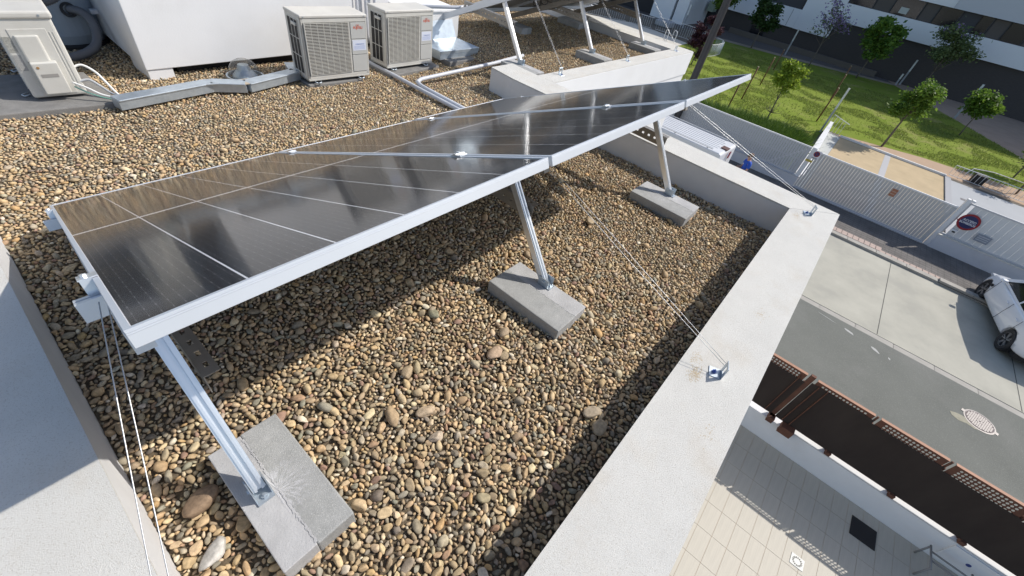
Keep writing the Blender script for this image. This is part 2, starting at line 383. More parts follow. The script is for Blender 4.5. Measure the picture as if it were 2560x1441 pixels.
# a few large stones that stand out
def big_stone(x, y, r_, flat, col, label, rz=0, long_=1.3, z=None):
    vars_, f = VAR[3]; d = vars_[prng.randint(24)].copy() * (r_ * long_, r_ * 0.85, r_ * flat)
    m = np.array(Euler((prng.normal() * .15, prng.normal() * .15, rz)).to_matrix()); d = d @ m.T
    me = bpy.data.meshes.new('large_stone'); me.from_pydata(d.tolist(), [], f.tolist()); me.polygons.foreach_set('use_smooth', [True] * len(f))
    me.materials.append(stone_material('large_stone_surface', False, col)); o = bpy.data.objects.new('large_stone', me); C.objects.link(o)
    o.location = (x, y, (gz(x, y) + r_ * flat * 0.45 + 0.004) if z is None else z); tag(o, label, 'stone', 'larger stones lying in the gravel')
big_stone(1.165, -2.665, .036, .55, (.43, .35, .24), 'tall tan stone standing at the shadow edge beside the right parapet', 0.4, 1.35)
big_stone(1.20, -2.60, .032, .6, (.40, .33, .24), 'flat tan stone lying just behind the tall tan one near the right parapet', -.5, 1.4)
big_stone(-0.14, -2.005, .036, .5, (.52, .50, .46), 'ragged pale grey stone between the steel ropes and the nearest concrete block', .6, 1.5)
big_stone(-0.10, -1.825, .046, .75, (.27, .19, .125), 'big rounded brown stone left of the nearest concrete block', .2, 1.2)
big_stone(1.06, -1.68, .034, .5, (.27, .26, .18), 'greenish brown oval stone left of the middle concrete block', .9, 1.3)
big_stone(1.245, -2.01, .034, .6, (.36, .28, .19), 'round brown stone below the corner of the middle concrete block', .3, 1.1)
big_stone(1.12, -2.07, .042, .45, (.41, .30, .21), 'large reddish oval stone in sun left of the middle concrete block', .1, 1.35)
big_stone(0.55, -2.00, .033, .45, (.42, .31, .19), 'orange brown oval stone alone in the sunlit gravel', 1.2, 1.4)
big_stone(0.66, -2.08, .034, .45, (.45, .35, .24), 'pale tan oval stone near the orange brown one', -.3, 1.4)
big_stone(0.73, -1.87, .032, .55, (.40, .31, .2), 'tan egg shaped stone in the middle of the sunlit gravel', .7, 1.15)
big_stone(1.47, -1.86, .036, .6, (.20, .19, .15), 'dark grey green stone touching the middle concrete block', .2, 1.2)
big_stone(2.55, -1.72, .036, .55, (.44, .35, .23), 'broad tan stone between the middle and far concrete blocks', .4, 1.2)

# ------------------------------------------------------------------ kerb blocks as ballast
def kerb_block(cx, cy, z, label, hit=True, h=0.105, dust=True, ld=0.50, wd=0.245, seam=0.4, rz=0.0):
    t = thing('concrete_block', label, 'concrete block', (cx, cy, z - h), rz, 'concrete ballast blocks under the panel legs')
    a, b = wd / 2, ld / 2; q = -a + wd * seam
    # tops: smooth half and rough half separated by a lip, with chamfered long edge
    MB().prism([(q - .001, -b), (a, -b), (a, b), (q - .001, b)], 0, h).build('rough_half', conc, t, bevel=0.005, seg=2)
    MB().prism([(-a, -b + .002), (q - .0015, -b + .002), (q - .0015, b - .003), (-a, b - .003)], 0, h - 0.0012).build('smooth_half', mortar, t, bevel=0.003)
    lp = MB(); yy = -b + .015; rr = random.Random(int(cx * 100))
    while yy < b - 0.02:
        s_ = rr.uniform(.006, .014); lp.cbox((q + rr.uniform(-.002, .002), yy, h - 0.0035 + rr.uniform(0, .0012)), (rr.uniform(.004, .009), s_ * 1.3, .007), rr.uniform(-.4, .4)); yy += s_
    tag(lp.build('broken_mortar_lip', mortar, t), kind='stuff')
    return t
kerb_block(0.098, -1.972, -0.10, 'nearest concrete kerb block, holding the leg by the left end of the front array', wd=.24, ld=.515, seam=.46)
kerb_block(1.565, -1.972, -0.10, 'middle concrete kerb block, under the second leg of the front array', seam=0.41, wd=.275, rz=math.pi)
kerb_block(3.315, -1.965, -0.10, 'concrete kerb block under the front array\'s last leg, near the inner parapet corner', seam=0.42, wd=.30, rz=math.pi)
for i, (x, lb) in enumerate([(4.45, 'concrete block at the foot of the far array\'s nearest sunlit leg, by the parapet bend'), (6.12, 'concrete block at the foot of the far array\'s middle leg'), (7.80, 'concrete block at the foot of the far array\'s last leg, in the parapet corner')]):
    kerb_block(x, 0.58, 0.03, lb, h=0.12, seam=0.42, rz=math.pi)
for x, lb in [(6.15, 'shaded concrete block under the low side of the far array, at its middle'), (7.80, 'concrete block under the low side of the far array, beside the end parapet')]:
    kerb_block(x, 2.15, 0.03, lb, h=0.12, seam=0.6)
def dust_film():
    m = bpy.data.materials.new('drilling_dust_film'); m.use_nodes = True; n = m.node_tree.nodes; l = m.node_tree.links; p = n['Principled BSDF']; p.inputs['Base Color'].default_value = (.74, .74, .76, 1); p.inputs['Roughness'].default_value = .95
    tc = n.new('ShaderNodeTexCoord'); ln = n.new('ShaderNodeVectorMath'); ln.operation = 'LENGTH'; l.new(tc.outputs['Object'], ln.inputs[0])
    sx = n.new('ShaderNodeSeparateXYZ'); l.new(tc.outputs['Object'], sx.inputs[0]); at = n.new('ShaderNodeMath'); at.operation = 'ARCTAN2'; l.new(sx.outputs[1], at.inputs[0]); l.new(sx.outputs[0], at.inputs[1])
    cb = n.new('ShaderNodeCombineXYZ'); sc = n.new('ShaderNodeMath'); sc.operation = 'MULTIPLY'; sc.inputs[1].default_value = 4.5; l.new(at.outputs[0], sc.inputs[0]); l.new(sc.outputs[0], cb.inputs[0])
    s2_ = n.new('ShaderNodeMath'); s2_.operation = 'MULTIPLY'; s2_.inputs[1].default_value = 16; l.new(ln.outputs['Value'], s2_.inputs[0]); l.new(s2_.outputs[0], cb.inputs[1])
    ns = n.new('ShaderNodeTexNoise'); ns.inputs['Scale'].default_value = 1.6; ns.inputs['Detail'].default_value = 6; l.new(cb.outputs[0], ns.inputs['Vector'])
    fo = n.new('ShaderNodeMapRange'); fo.inputs[1].default_value = .015; fo.inputs[2].default_value = .13; fo.inputs[3].default_value = .62; fo.inputs[4].default_value = 0; l.new(ln.outputs['Value'], fo.inputs[0])
    mr = n.new('ShaderNodeMapRange'); mr.inputs[1].default_value = .42; mr.inputs[2].default_value = .68; l.new(ns.outputs[0], mr.inputs[0])
    ad = n.new('ShaderNodeMath'); ad.operation = 'MULTIPLY'; l.new(fo.outputs[0], ad.inputs[0]); l.new(mr.outputs[0], ad.inputs[1])
    a2 = n.new('ShaderNodeMath'); a2.operation = 'MULTIPLY'; a2.inputs[1].default_value = 1.5; a2.use_clamp = True; l.new(ad.outputs[0], a2.inputs[0]); l.new(a2.outputs[0], p.inputs['Alpha']); return m
dfm = dust_film()
def dust(x0, x1, y0, y1, cx, cy, z, parent, r_=1):
    o = MB().add([(x0 - cx, y0 - cy, 0), (x1 - cx, y0 - cy, 0), (x1 - cx, y1 - cy, 0), (x0 - cx, y1 - cy, 0)], [(0, 1, 2, 3)]).build('drilling_dust', dfm, None)
    o.data.transform(Matrix.Scale(1.0, 4)); o.parent = parent
    o.location = parent.matrix_basis.inverted() @ Vector((cx, cy, z)); o.rotation_euler = (0, 0, -parent.rotation_euler.z)
BL = [o for o in bpy.data.objects if o.name.startswith('concrete_block')]
dust(.075, .205, -2.12, -1.86, .085, -1.99, -.0992, BL[0]); dust(3.18, 3.31, -2.12, -1.80, 3.33, -1.94, -.0992, BL[2]); 
stm = mat('dust_stain', (.50, .41, .28), .95)
def stain(px, py, n, seed, parent):
    d = MB(); rr = random.Random(seed)
    for k in range(n):
        a = rr.gauss(0, 1); c = Vector((px + rr.gauss(0, .03), py + rr.gauss(0, .014), .0703 + k * 2e-6)); r_ = rr.uniform(.0008, .0030)
        d.add([c + Vector((r_ * math.cos(q) * rr.uniform(.6, 1.4), r_ * math.sin(q) * rr.uniform(.6, 1.4), 0)) for q in (0, 1.2, 2.5, 3.8, 5.1)], [(0, 1, 2, 3, 4)])
    tag(d.build('dust_specks', stm, parent, world=True), kind='stuff')
stain(1.56, -2.86, 260, 4, bld); stain(1.66, -2.82, 90, 5, bld); stain(2.25, -2.97, 60, 6, bld); stain(3.72, -2.84, 120, 8, bld); stain(1.32, -3.02, 30, 9, bld)
# ------------------------------------------------------------------ solar panels
PW_, PL_ = 1.134, 2.278
cell_m = cell_material(); pv_glass = glass_material('panel_glass', 0.10, ior=1.35, bump=0.010, dirt_sheen=0.016)
backsheet = mat('white_backsheet', (0.80, 0.80, 0.80), 0.5); under = mat('panel_underside', (0.42, 0.40, 0.38), 0.6)
def make_panel(label, loc, twist=0.0):
    t = thing('solar_panel', label, 'solar panel', loc, rot=(-TILT, 0, 0), group='solar panels on aluminium racks')
    fw = 0.011; W, L = PW_, PL_
    fr = MB(); fr.box(0, W, -fw, 0, -.035, 0); fr.box(0, W, -L, -L + fw, -.035, 0)
    fr.box(0, fw, -L + fw, -fw, -.0348, -.0002); fr.box(W - fw, W, -L + fw, -fw, -.0348, -.0002)
    # bottom flange and the two raised lines on the outer faces
    fr.box(fw, W - fw, -L + fw, -L + fw + .02, -.0346, -.0325); fr.box(fw, W - fw, -fw - .02, -fw, -.0346, -.0325)
    for zz in (-.0045, -.0085): fr.box(0.001, W - .001, -L - .0012, -L + .0001, zz - .0013, zz)
    for zz in (-.0045, -.0085):
        fr.box(-.0011, .0001, -L + .002, -.002, zz - .0013, zz)
    fr.build('frame', alu_frame, t, bevel=0.0007, seg=1)
    MB().box(fw, W - fw, -L + fw, -fw, -.0068, -.0050).build('backsheet', backsheet, t)
    MB().box(fw, W - fw, -L + fw, -fw, -.0085, -.0072).build('underside', under, t)
    g = MB(); g.add([(fw, -L + fw, -.0022), (W - fw, -L + fw, -.0022), (W - fw, -fw, -.0022), (fw, -fw, -.0022)], [(0, 1, 2, 3)]); g.build('glass', pv_glass, t)
    for k in (0.25, 0.5, 0.75): inst(JB, 'junction_box', t, (W * k, -L / 2, 0))
    cw, gap = 0.1815, 0.0042; x0 = (W - 6 * cw - 5 * gap) / 2; ch = (L - 2 * fw - .023) / 2 - .004
    for i in range(6):
        for j in range(2):
            inst(CELL, 'solar_cell_column', t, (x0 + i * (cw + gap), -fw - .004 - (j + 1) * ch - j * 0.021, -.0060))
    return t
ch_ = (PL_ - .022 - .023) / 2 - .004
CELL = MB().box(0, .1815, 0, ch_, 0, .0012).mesh('solar_cell_column', cell_m)
JB = MB().box(-.03, .03, -.025, .025, -.026, -.009).mesh('junction_box', rubber)
make_panel('nearest solar panel, its raised lower left corner over the first leg and steel ropes', (0, 0, 0))
make_panel('middle solar panel of the front row, between the two seams with clamps', (PW_ + .02, 0, 0))
make_panel('farthest solar panel of the front row, its tip pointing at the lawn', (2 * (PW_ + .02), 0, 0.004))
for i, s in enumerate(('solar panel of the far row nearest the air conditioners, seen from below', 'middle solar panel of the far row with black cable loops under it', 'last solar panel of the far row, by the end parapet')):
    make_panel(s, (5.25 + i * (PW_ + .02), 2.60, 0.15))

# ------------------------------------------------------------------ racks
legsec = [(-.021, -.021), (.021, -.021), (.021, .016), (.015, .016), (.015, .021), (.007, .021), (.007, .010), (-.007, .010), (-.007, .021), (-.015, .021), (-.015, .016), (-.021, .016)]
def rack(label, ox, oy, oz, legs, xr, p0=0.0):
    t = thing('mounting_rack', label, 'mounting rack', (ox, oy, oz - 0.1))
    def W(x, v, wv): return Vector((ox + x, oy - v * CT + wv * ST, oz + v * ST + wv * CT))
    nrm = Vector((0, ST, CT))
    for v in (0.27, 1.86):
        MB().section(W(xr[0], v, -.082), W(xr[1], v, -.082), [(-.022, .0), (.022, .0), (.022, .046), (.006, .046), (.006, .040), (-.006, .040), (-.006, .046), (-.022, .046)], nrm).build('rail', alu_frame, t, world=True)
        # end clamps and mid clamps
        for k, x in enumerate((p0 - .03, p0 + PW_ + .01, p0 + 2 * PW_ + .03, p0 + 3.47)):
            c = MB(); mm = Matrix.Translation(W(x, v - 0.03, 0)) @ Matrix.Rotation(-TILT, 4, 'X')
            if k in (0, 3):
                sg = 1 if k == 0 else -1
                x0_, x1_ = (.008, .030) if sg > 0 else (-.030, -.008)
                c.box(x0_, x1_, -.022, .022, -.036, .001, mm); c.box(x0_ - .002, x1_ + (.012 if sg > 0 else 0), -.022, .022, .001, .004, mm) if sg > 0 else c.box(x0_ - .012, x1_, -.022, .022, .001, .004, mm)
                c.lathe([(0, .004), (.007, .004), (.007, .010), (0, .010)], 8, ((x0_ + x1_) / 2, 0, 0), m=mm)
            else:
                c.box(-.019, .019, -.028, .028, .001, .0045, mm); c.box(-.009, .009, -.028, .028, -.03, .001, mm); c.lathe([(0, .0045), (.008, .0045), (.008, .013), (0, .013)], 8, m=mm); c.box(-.024, .024, -.010, .010, .0045, .009, mm)
            c.build('clamp', alu, t, world=True)
    for i, x in enumerate(legs):
        foot = Vector((ox + x, oy - 1.945, oz - 0.088)); ld = Vector((0, .573, .819)); top = foot + ld * .70
        MB().section(foot, top, legsec, (0, -1, 0)).build('leg', alu, t, world=True, bevel=0)
        # sloped member under the rails and perforated brace
        sa = W(x - .035, 0.30, -.155); sb = W(x - .035, 1.88, -.165)
        MB().bar(sa, sb, .042, .062, nrm).build('sloped_beam', alu_frame if i == 0 else perf, t, world=True)
        bs = foot + ld * .42 + Vector((.036, -.03, 0)); be = Vector((bs.x, oy - .86, bs.z + .02))
        br = MB(); d = (be - bs); L = d.length; pm = Matrix.Translation(bs) @ d.to_track_quat('X', 'Z').to_matrix().to_4x4()
        # perforated angle: flange with slots built as ladder of strips
        x_ = 0.0; pitch = .055; br.box(0, L, -.017, -.0016, .0395, .042, pm); br.box(0, L, -.047, -.030, .0395, .042, pm)
        br.box(0, L, -.0015, .0015, -.042, -.008, pm); br.box(0, L, -.0015, .0015, .008, .042, pm)
        while x_ < L - .01:
            br.box(x_, min(L, x_ + pitch - .019), -.0015, .0015, -.008, .008, pm); br.box(x_, min(L, x_ + pitch - .022), -.030, -.017, .0395, .042, pm); x_ += pitch
        br.build('perforated_brace', perf, t, world=True)
        fb = MB(); c0 = (foot.x, foot.y, oz - .1)
        fb.box(foot.x - .0275, foot.x + .0275, foot.y - .055, foot.y + .032, oz - .0995, oz - .095)
        fb.box(foot.x - .0275, foot.x - .0235, foot.y - .04, foot.y + .03, oz - .095, oz - .045); fb.box(foot.x + .0235, foot.x + .0275, foot.y - .04, foot.y + .03, oz - .095, oz - .045)
        f_ = fb.build('foot_bracket', galv, t, world=True)
        b1 = MB().lathe([(0, 0), (.011, 0), (.011, .008), (.005, .008), (.005, .014), (0, .014)], 6, (foot.x + .002, foot.y - .036, oz - .095)); b2_ = MB().lathe([(0, 0), (.009, 0), (.009, .006), (0, .006)], 6, m=Matrix.Translation((foot.x - .0275, foot.y - .005, oz - .065)) @ Matrix.Rotation(-R(90), 4, 'Y'))
        for b_ in (b1, b2_): b_.build('bolt', galv, f_).data.transform(t.matrix_basis.inverted())
    return t
rack('aluminium rack under the front row of panels with three sloping legs', 0, 0, 0, (0.045, 1.665, 3.42), (-.05, 3.49))
rack('aluminium rack under the far row of panels with perforated braces', 4.42, 2.60, 0.13, (0.08, 1.74, 3.42), (.0, 4.33), .83)
wr = MB().tube([Vector((.12 + 3.1 * u, -1.2 - .05 * math.sin(9 * u), .38 - .03 * abs(math.sin(12 * u)))) for u in np.linspace(0, 1, 40)], .0035, 5)
tag(wr.build('panel_cable', rubber), 'black cable slung under the front row of panels', 'cable')
# black cable loops hanging below the far middle panel
lp = MB()
for cx, rr_, k in ((5.55, .07, 0), (5.72, .06, 1), (6.6, .05, 2)):
    p0 = Vector((cx, 1.35, 0.60)); lp.tube([p0 + Vector((math.cos(a) * rr_, .02 * math.sin(a * 2), math.sin(a) * rr_ - rr_)) for a in np.linspace(0, 2 * math.pi, 22)], .005, 6)
lp.tube([Vector((4.6 + s * 2.6, 1.25 + .1 * math.sin(s * 7), .62 - .05 * math.sin(s * 9) ** 2)) for s in np.linspace(0, 1, 30)], .004, 5)
tag(lp.build('cable_loop', rubber), 'black coiled cables hanging under the far row of panels', 'cable')

# ------------------------------------------------------------------ anchors and steel ropes
def anchor(x, y, z, rz, label, grp='rope anchor brackets on the parapets'):
    t = thing('anchor_bracket', label, 'bracket', (x, y, z), rz, grp)
    b = MB(); b.box(-.028, .028, -.03, .03, 0, .004); b.box(.024, .028, -.03, -.010, .004, .075); b.box(.024, .028, .010, .03, .004, .075); b.box(.024, .028, -.010, .010, .004, .02); b.box(.024, .028, -.010, .010, .06, .075)
    b.build('angle_plate', galv, t, bevel=.001, seg=1)
    q = MB(); q.lathe([(0, .004), (.010, .004), (.010, .011), (.004, .012), (.004, .02), (0, .02)], 8, (-.006, 0, 0)); q.build('bolt', mat('blue_zinc_bolt', (0.10, 0.16, 0.42), 0.35, 0.6), t)
    return t
def rope(a, b, gap, label, sag=.004, off=(1, 0, 0), n=14, r_=.0013):
    a = Vector(a); b = Vector(b); o = Vector(off).normalized() * gap; m = MB()
    for s_ in (-.5, .5):
        pts = []
        for k in range(n + 1):
            u = k / n; p = a.lerp(b, u) + o * s_ * (0.55 + .45 * math.sin(math.pi * u)) ; p.z -= sag * math.sin(math.pi * u); pts.append(p)
        m.tube(pts, r_, 6)
    tag(m.build('steel_rope', steel_rope), label, 'steel rope', 'twin steel guy ropes'); 
anchor(1.64, -2.925, .07, -1.25, 'bracket with blue bolt on the right parapet, nearest the camera')
anchor(3.84, -2.90, .07, -1.15, 'slotted bracket on the outer parapet corner')
anchor(-.37, -2.86, .07, 2.2, 'bracket on the left parapet at the foot of the nearest ropes')
rope((-.36, -2.87, .125), (-.005, -1.80, .735), .024, 'pair of steel ropes running down to the left parapet beside the nearest leg', off=(1, -.2, 0))
rope((1.66, -2.935, .13), (1.60, -1.67, .67), .034, 'pair of steel ropes crossing the sunlit gravel to the bracket with the blue bolt')
rope((3.87, -2.91, .13), (3.30, -1.67, .67), .05, 'pair of steel ropes from the front row\'s far end to the outer parapet corner')
for i, (x, lb) in enumerate([(4.58, 'first bracket on the parapet of the far roof, near the bend'), (6.25, 'middle bracket on the parapet of the far roof'), (7.98, 'last bracket on the parapet of the far roof, by its outer corner')]):
    anchor(x, .09, .07, 1.4, lb)
rope((4.60, .11, .13), (4.70, .85, .78), .02, 'pair of steel ropes beside the nearest leg of the far row')
rope((6.27, .11, .13), (6.2, .9, .80), .03, 'pair of steel ropes beside the middle leg of the far row')
rope((8.0, .12, .13), (7.85, .9, .80), .03, 'pair of steel ropes at the end of the far row')
anchor(8.2, 2.2, .07, 0, 'bracket on the end parapet of the far roof')
#PART2
# ================================================================== rooftop plant
twr = thing('stair_tower', 'white rendered wall block of the stair tower behind the air conditioners', 'stair tower', (1.04, 2.0, -.17))
MB().prism([(1.04, 2.0), (3.15, 2.09), (3.15, 2.42), (4.12, 2.45), (4.12, 6), (1.10, 6)], -.10, 2.6).build('tower_wall', render_w, twr, world=True, bevel=.006)
MB().prism([(1.05, 2.01), (1.24, 2.02), (1.24, 2.4), (1.05, 2.4)], -.22, -.10).build('wall_foot', render_w, twr, world=True)
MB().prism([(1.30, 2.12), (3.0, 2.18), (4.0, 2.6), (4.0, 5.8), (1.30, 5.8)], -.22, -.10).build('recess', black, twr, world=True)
for k in range(4):
    x = 3.28 + k * .125; m = MB(); m.tube([(x, 2.39, z) for z in np.linspace(-.15, 2.2, 24)], .020, 10)
    p = m.build('conduit_riser', pvc, None); tag(p, ['left grey conduit riser on the tower wall behind the first air conditioner', 'second grey conduit riser on the tower wall', 'third grey conduit riser, thin, on the tower wall', 'right grey conduit riser on the tower wall, close to the second air conditioner'][k], 'pipe', 'conduits climbing the tower wall')
# white plinth box with a galvanised sheet and a duct in front
bx = thing('duct_box', 'white rendered box beside the second air conditioner with a leaning metal sheet', 'duct box', (4.2, 2.1, -.05))
MB().box(3.93, 4.74, 2.02, 3.1, -.2, .262).build('box_body', render_w, bx, world=True, bevel=.006)
MB().box(3.90, 4.77, 2.00, 3.13, .262, .285).build('box_top', render_w, bx, world=True, bevel=.004)
sh = thing('metal_sheet', 'bright bent metal flashing leaning against the white box', 'metal sheet', (4.2, 1.97, -.03))
for k in range(5):
    x = 4.02 + k * .118; MB().bar((x + .055, 2.012, .17), (x + .075, 1.93, -.035), .112, .004, (0, 1, .4)).build('sheet_fold', galv, sh, world=True)
du = thing('metal_duct', 'flat galvanised duct lying on the gravel right of the second air conditioner', 'duct', (4.25, 1.7, -.13))
MB().box(3.94, 4.62, 1.49, 1.97, -.125, -.070).build('duct_tray', galv, du, world=True, bevel=.003)
MB().box(3.935, 4.626, 1.485, 1.975, -.068, -.025).build('duct_lid', galv, du, world=True, bevel=.004)
def pad(poly, z, label, cx, cy, h=.06): tag(MB().prism(poly, z - h, z).build('concrete_pad', slab_c, None, bevel=.008), label, 'concrete pad', 'dark concrete pads under rooftop units')
pad([(4.0, 1.37), (4.68, 1.37), (4.70, 2.0), (4.02, 2.0)], -.115, 'dark concrete pad under the flat metal duct', 0, 0)
pad([(3.05, 1.30), (3.85, 1.40), (3.85, 1.85), (3.05, 1.85)], -.148, 'dark concrete pad under the second air conditioner', 0, 0)
pad([(2.14, 1.36), (2.72, 1.33), (2.75, 1.75), (2.14, 1.75)], -.150, 'dark concrete pad hidden under the first air conditioner', 0, 0)
pad([(-.02, 1.56), (.70, 1.50), (.66, 2.22), (.0, 2.35)], -.135, 'dark concrete pad under the big air conditioner at the left edge', 0, 0)

def ac_unit(label, loc, rz, nm='FUJITSU'):
    t = thing('air_conditioner', label, 'air conditioner', loc, rz, 'small beige outdoor air conditioners')
    Wd, D, H = .66, .293, .53
    b = MB(); b.box(0, .012, 0, D, 0, H); b.box(Wd - .10, Wd, .02, D, 0, H); b.box(.012, Wd - .1, D - .01, D, 0, H)     # shell
    b.box(0, Wd, 0, D, 0, .018)
    b.box(0, .018, 0, .012, .018, H); b.box(Wd - .015, Wd, 0, .02, .018, H); b.box(.018, Wd - .015, 0, .012, H - .035, H); b.box(.018, Wd - .015, 0, .012, .018, .045)
    b.box(.465, .478, 0, .012, .045, H - .035)
    b.build('casing', ac_paint, t, bevel=.003)
    MB().box(-.006, Wd + .006, -.006, D + .006, H, H + .028).build('lid', ac_top, t, bevel=.009, seg=3)
    MB().box(.02, .46, .05, .06, .04, H - .02).build('fan_shroud', black, t)
    hub = MB(); hub.lathe([(0, .0), (.05, .0), (.05, .02), (0, .02)], 16, m=Matrix.Translation((.24, .045, .27)) @ Matrix.Rotation(R(90), 4, 'X')); hub.build('fan_hub', mat('fan_plastic', (.03, .03, .03), .4), t)
    g = MB()
    for k in range(37):
        z = .052 + k * (H - .093) / 36; g.box(.03, .462, -.006, .004, z - .0019, z + .0019)
    for k in range(8):
        x = .03 + k * .0617; g.box(x - .0016, x + .0016, -.003, .006, .048, H - .038)
    tag(g.build('grille', ac_paint, t), kind='stuff')
    MB().box(.024, .032, -.012, .012, .045, H - .036).build('grille_side', ac_paint, t, bevel=.002)
    for k, (za, zb) in enumerate(((.05, .205), (.21, .345), (.35, H - .04))):
        MB().box(.482, Wd - .018, -.004, .012, za, zb).build('front_panel', ac_panel, t, bevel=.0015)
    F = Matrix.Rotation(R(90), 4, 'X')
    text(nm, .030, red_logo, t, Matrix.Translation((.561, -.0048, .445)) @ F, 'logo_lettering', .0006, .95)
    q = MB(); q.tube([(.548 + .008 * math.cos(a) , -.0052, .466 + .006 * math.sin(a)) for a in np.linspace(0, 6.28, 12)], .0012, 5); q.tube([(.566 + .006 * math.cos(a), -.0052, .468 + .005 * math.sin(a)) for a in np.linspace(0, 6.28, 12)], .0012, 5)
    tag(q.build('logo_mark', red_logo, t), kind='stuff')
    s = MB().box(.492, Wd - .024, -.0052, -.0041, .245, .338).build('sticker', sticker_m, t)
    text('CLIMANAVAS', .0165, blue_ink, s, Matrix.Translation((.568, -.0058, .302)) @ F, 'sticker_lettering', .0002, .95)
    ln = MB()
    for k in range(4): ln.box(.505, Wd - .036, -.0060, -.0053, .258 + k * .009, .2605 + k * .009)
    tag(ln.build('sticker_lines', blue_ink, s), kind='stuff')
    # side air intake on the left face
    MB().box(-.002, .002, .055, .245, .05, H - .025).build('intake_opening', black, t)
    i_ = MB()
    for k in range(4): y = .055 + k * .0633; i_.box(-.006, -.001, y - .003, y + .003, .05, H - .025)
    for k in range(4): z = .05 + k * (H - .075) / 3; i_.box(-.006, -.001, .055, .245, z - .003, z + .003)
    tag(i_.build('intake_bars', ac_paint, t), kind='stuff')
    MB().box(-.018, -.001, .07, .16, H - .075, H - .05).build('grip', ac_paint, t, bevel=.004)
    for x in (.09, .56):
        MB().tube([(x - .02, -.03, -.012), (x + .02, -.03, -.012), (x + .03, .0, -.008), (x + .02, .04, -.008), (x - .02, .04, -.008), (x - .03, 0, -.008), (x - .02, -.03, -.012)], .006, 6).build('foot', galv, t)
        MB().lathe([(0, -.028), (.016, -.028), (.016, .0), (0, .0)], 8, (x, .02, 0)).build('rubber_foot', rubber, t)
    for x, z in ((.03, H + .014), (.63, H + .014), (.64, .035)):
        MB().lathe([(0, 0), (.006, 0), (.006, .003), (0, .003)], 8, m=Matrix.Translation((x, -.006 if z > .5 else 0, z)) @ F).build('screw', galv, t)
    return t
ac_unit('left one of the two grilled air conditioners, standing in front of the white tower wall', (2.150, 1.375, -.122), -.055)
ac_unit('right one of the two grilled air conditioners, next to the flat metal duct', (3.105, 1.435, -.120), .015)

# big unit at the left edge, seen from its service side
big = thing('air_conditioner', 'large beige air conditioner at the left edge, service side with labels and valve cover', 'air conditioner', (.262, 1.715, -.118), -.085)
MB().box(0, .30, 0, .86, 0, .505).build('casing', ac_paint, big, bevel=.016, seg=3)
MB().box(-.010, .312, -.012, .872, .497, .545).build('lid', ac_top, big, bevel=.016, seg=3)
for y in (.22, .42, .62): MB().box(.0, .30, y, y + .004, .545, .5475).build('lid_rib', ac_top, big)
MB().box(.055, .245, -.004, .002, .02, .44).build('service_panel', ac_paint, big, bevel=.002)
MB().prism([(.075, -.022), (.185, -.022), (.195, -.002), (.065, -.002)], .24, .405).build('cover_bulge', ac_paint, big, bevel=.008)
vc = MB().box(.075, .215, -.052, -.003, .035, .245).build('valve_cover', ac_paint, big, bevel=.008, seg=3)
MB().box(.10, .19, -.0535, -.050, .150, .172).build('grip_shade_plate', mat('grip_painted_shade', (.30, .29, .27), .6), vc)  # raised plate; shade of a grip recess is put into its colour
MB().lathe([(0, 0), (.008, 0), (.008, .003), (0, .003)], 10, m=Matrix.Translation((.105, -.052, .215)) @ Matrix.Rotation(R(90), 4, 'X')).build('screw', mat('rusty_screw', (.35, .2, .08), .6), vc)
for k in range(2): MB().box(.255 + k * .017, .262 + k * .017, -.003, .002, .05, .42).build('side_rib', ac_paint, big, bevel=.001)
MB().box(.012, .075, -.0012, .001, .30, .395).build('wiring_label', mat('wiring_label_paper', (.43, .43, .39), .6, var=.5, vscale=90), big)
MB().box(.014, .085, -.0012, .001, .185, .285).build('rating_plate', mat('rating_plate_print', (.27, .27, .27), .5, var=.4, vscale=110, col2=(.4, .4, .38)), big)
gr = MB()
for k in range(26): gr.box(-.007, .001, .10, .72, .035 + k * .0165, .041 + k * .0165)
tag(gr.build('grille', ac_paint, big), kind='stuff')
for y, z in ((.10, 0), (.62, 0)):
    MB().tube([(-.01, y, -.004), (-.045, y - .015, -.008), (-.055, y + .015, -.008), (-.02, y + .035, -.004)], .006, 6).build('foot', galv, big)
MB().box(.02, .27, .05, .13, -.03, .0).build('skid', rubber, big); MB().box(.02, .27, .60, .68, -.03, .0).build('skid', rubber, big)
MB().lathe([(0, 0), (.007, 0), (.007, .003), (0, .003)], 10, m=Matrix.Translation((.245, -.012, .52)) @ Matrix.Rotation(R(90), 4, 'X')).build('screw', galv, big)

def cable(pts, r_, m, name, label, cat, group=None, n=8, smooth_=True):
    if smooth_:
        P = [Vector(p) for p in pts]; out = []
        for i in range(len(P) - 1):
            p0 = P[max(i - 1, 0)]; p1 = P[i]; p2 = P[i + 1]; p3 = P[min(i + 2, len(P) - 1)]
            for k in range(6):
                t_ = k / 6; out.append(0.5 * ((2 * p1) + (-p0 + p2) * t_ + (2 * p0 - 5 * p1 + 4 * p2 - p3) * t_ ** 2 + (-p0 + 3 * p1 - 3 * p2 + p3) * t_ ** 3))
        out.append(P[-1]); pts = out
    return tag(MB().tube(pts, r_, n).build(name, m), label, cat, group)
cable([(.50, 1.655, -.015), (.56, 1.60, -.045), (.62, 1.55, -.085), (.70, 1.50, -.10), (.80, 1.49, -.10)], .007, cable_white, 'refrigerant_line', 'thick white insulated pipe curving from the big air conditioner into the tray', 'pipe')
cable([(.50, 1.655, -.045), (.56, 1.59, -.08), (.63, 1.535, -.105), (.71, 1.49, -.115), (.80, 1.485, -.11)], .005, cable_green, 'power_cable', 'thin green and white cable under the thick white pipe', 'cable')
cable([(.53, 1.72, .05), (.60, 1.72, .075), (.655, 1.68, .035), (.68, 1.62, -.02), (.70, 1.57, -.075), (.72, 1.52, -.11)], .008, cable_white, 'refrigerant_line', 'white wrapped pipe looping out behind the big air conditioner', 'pipe')
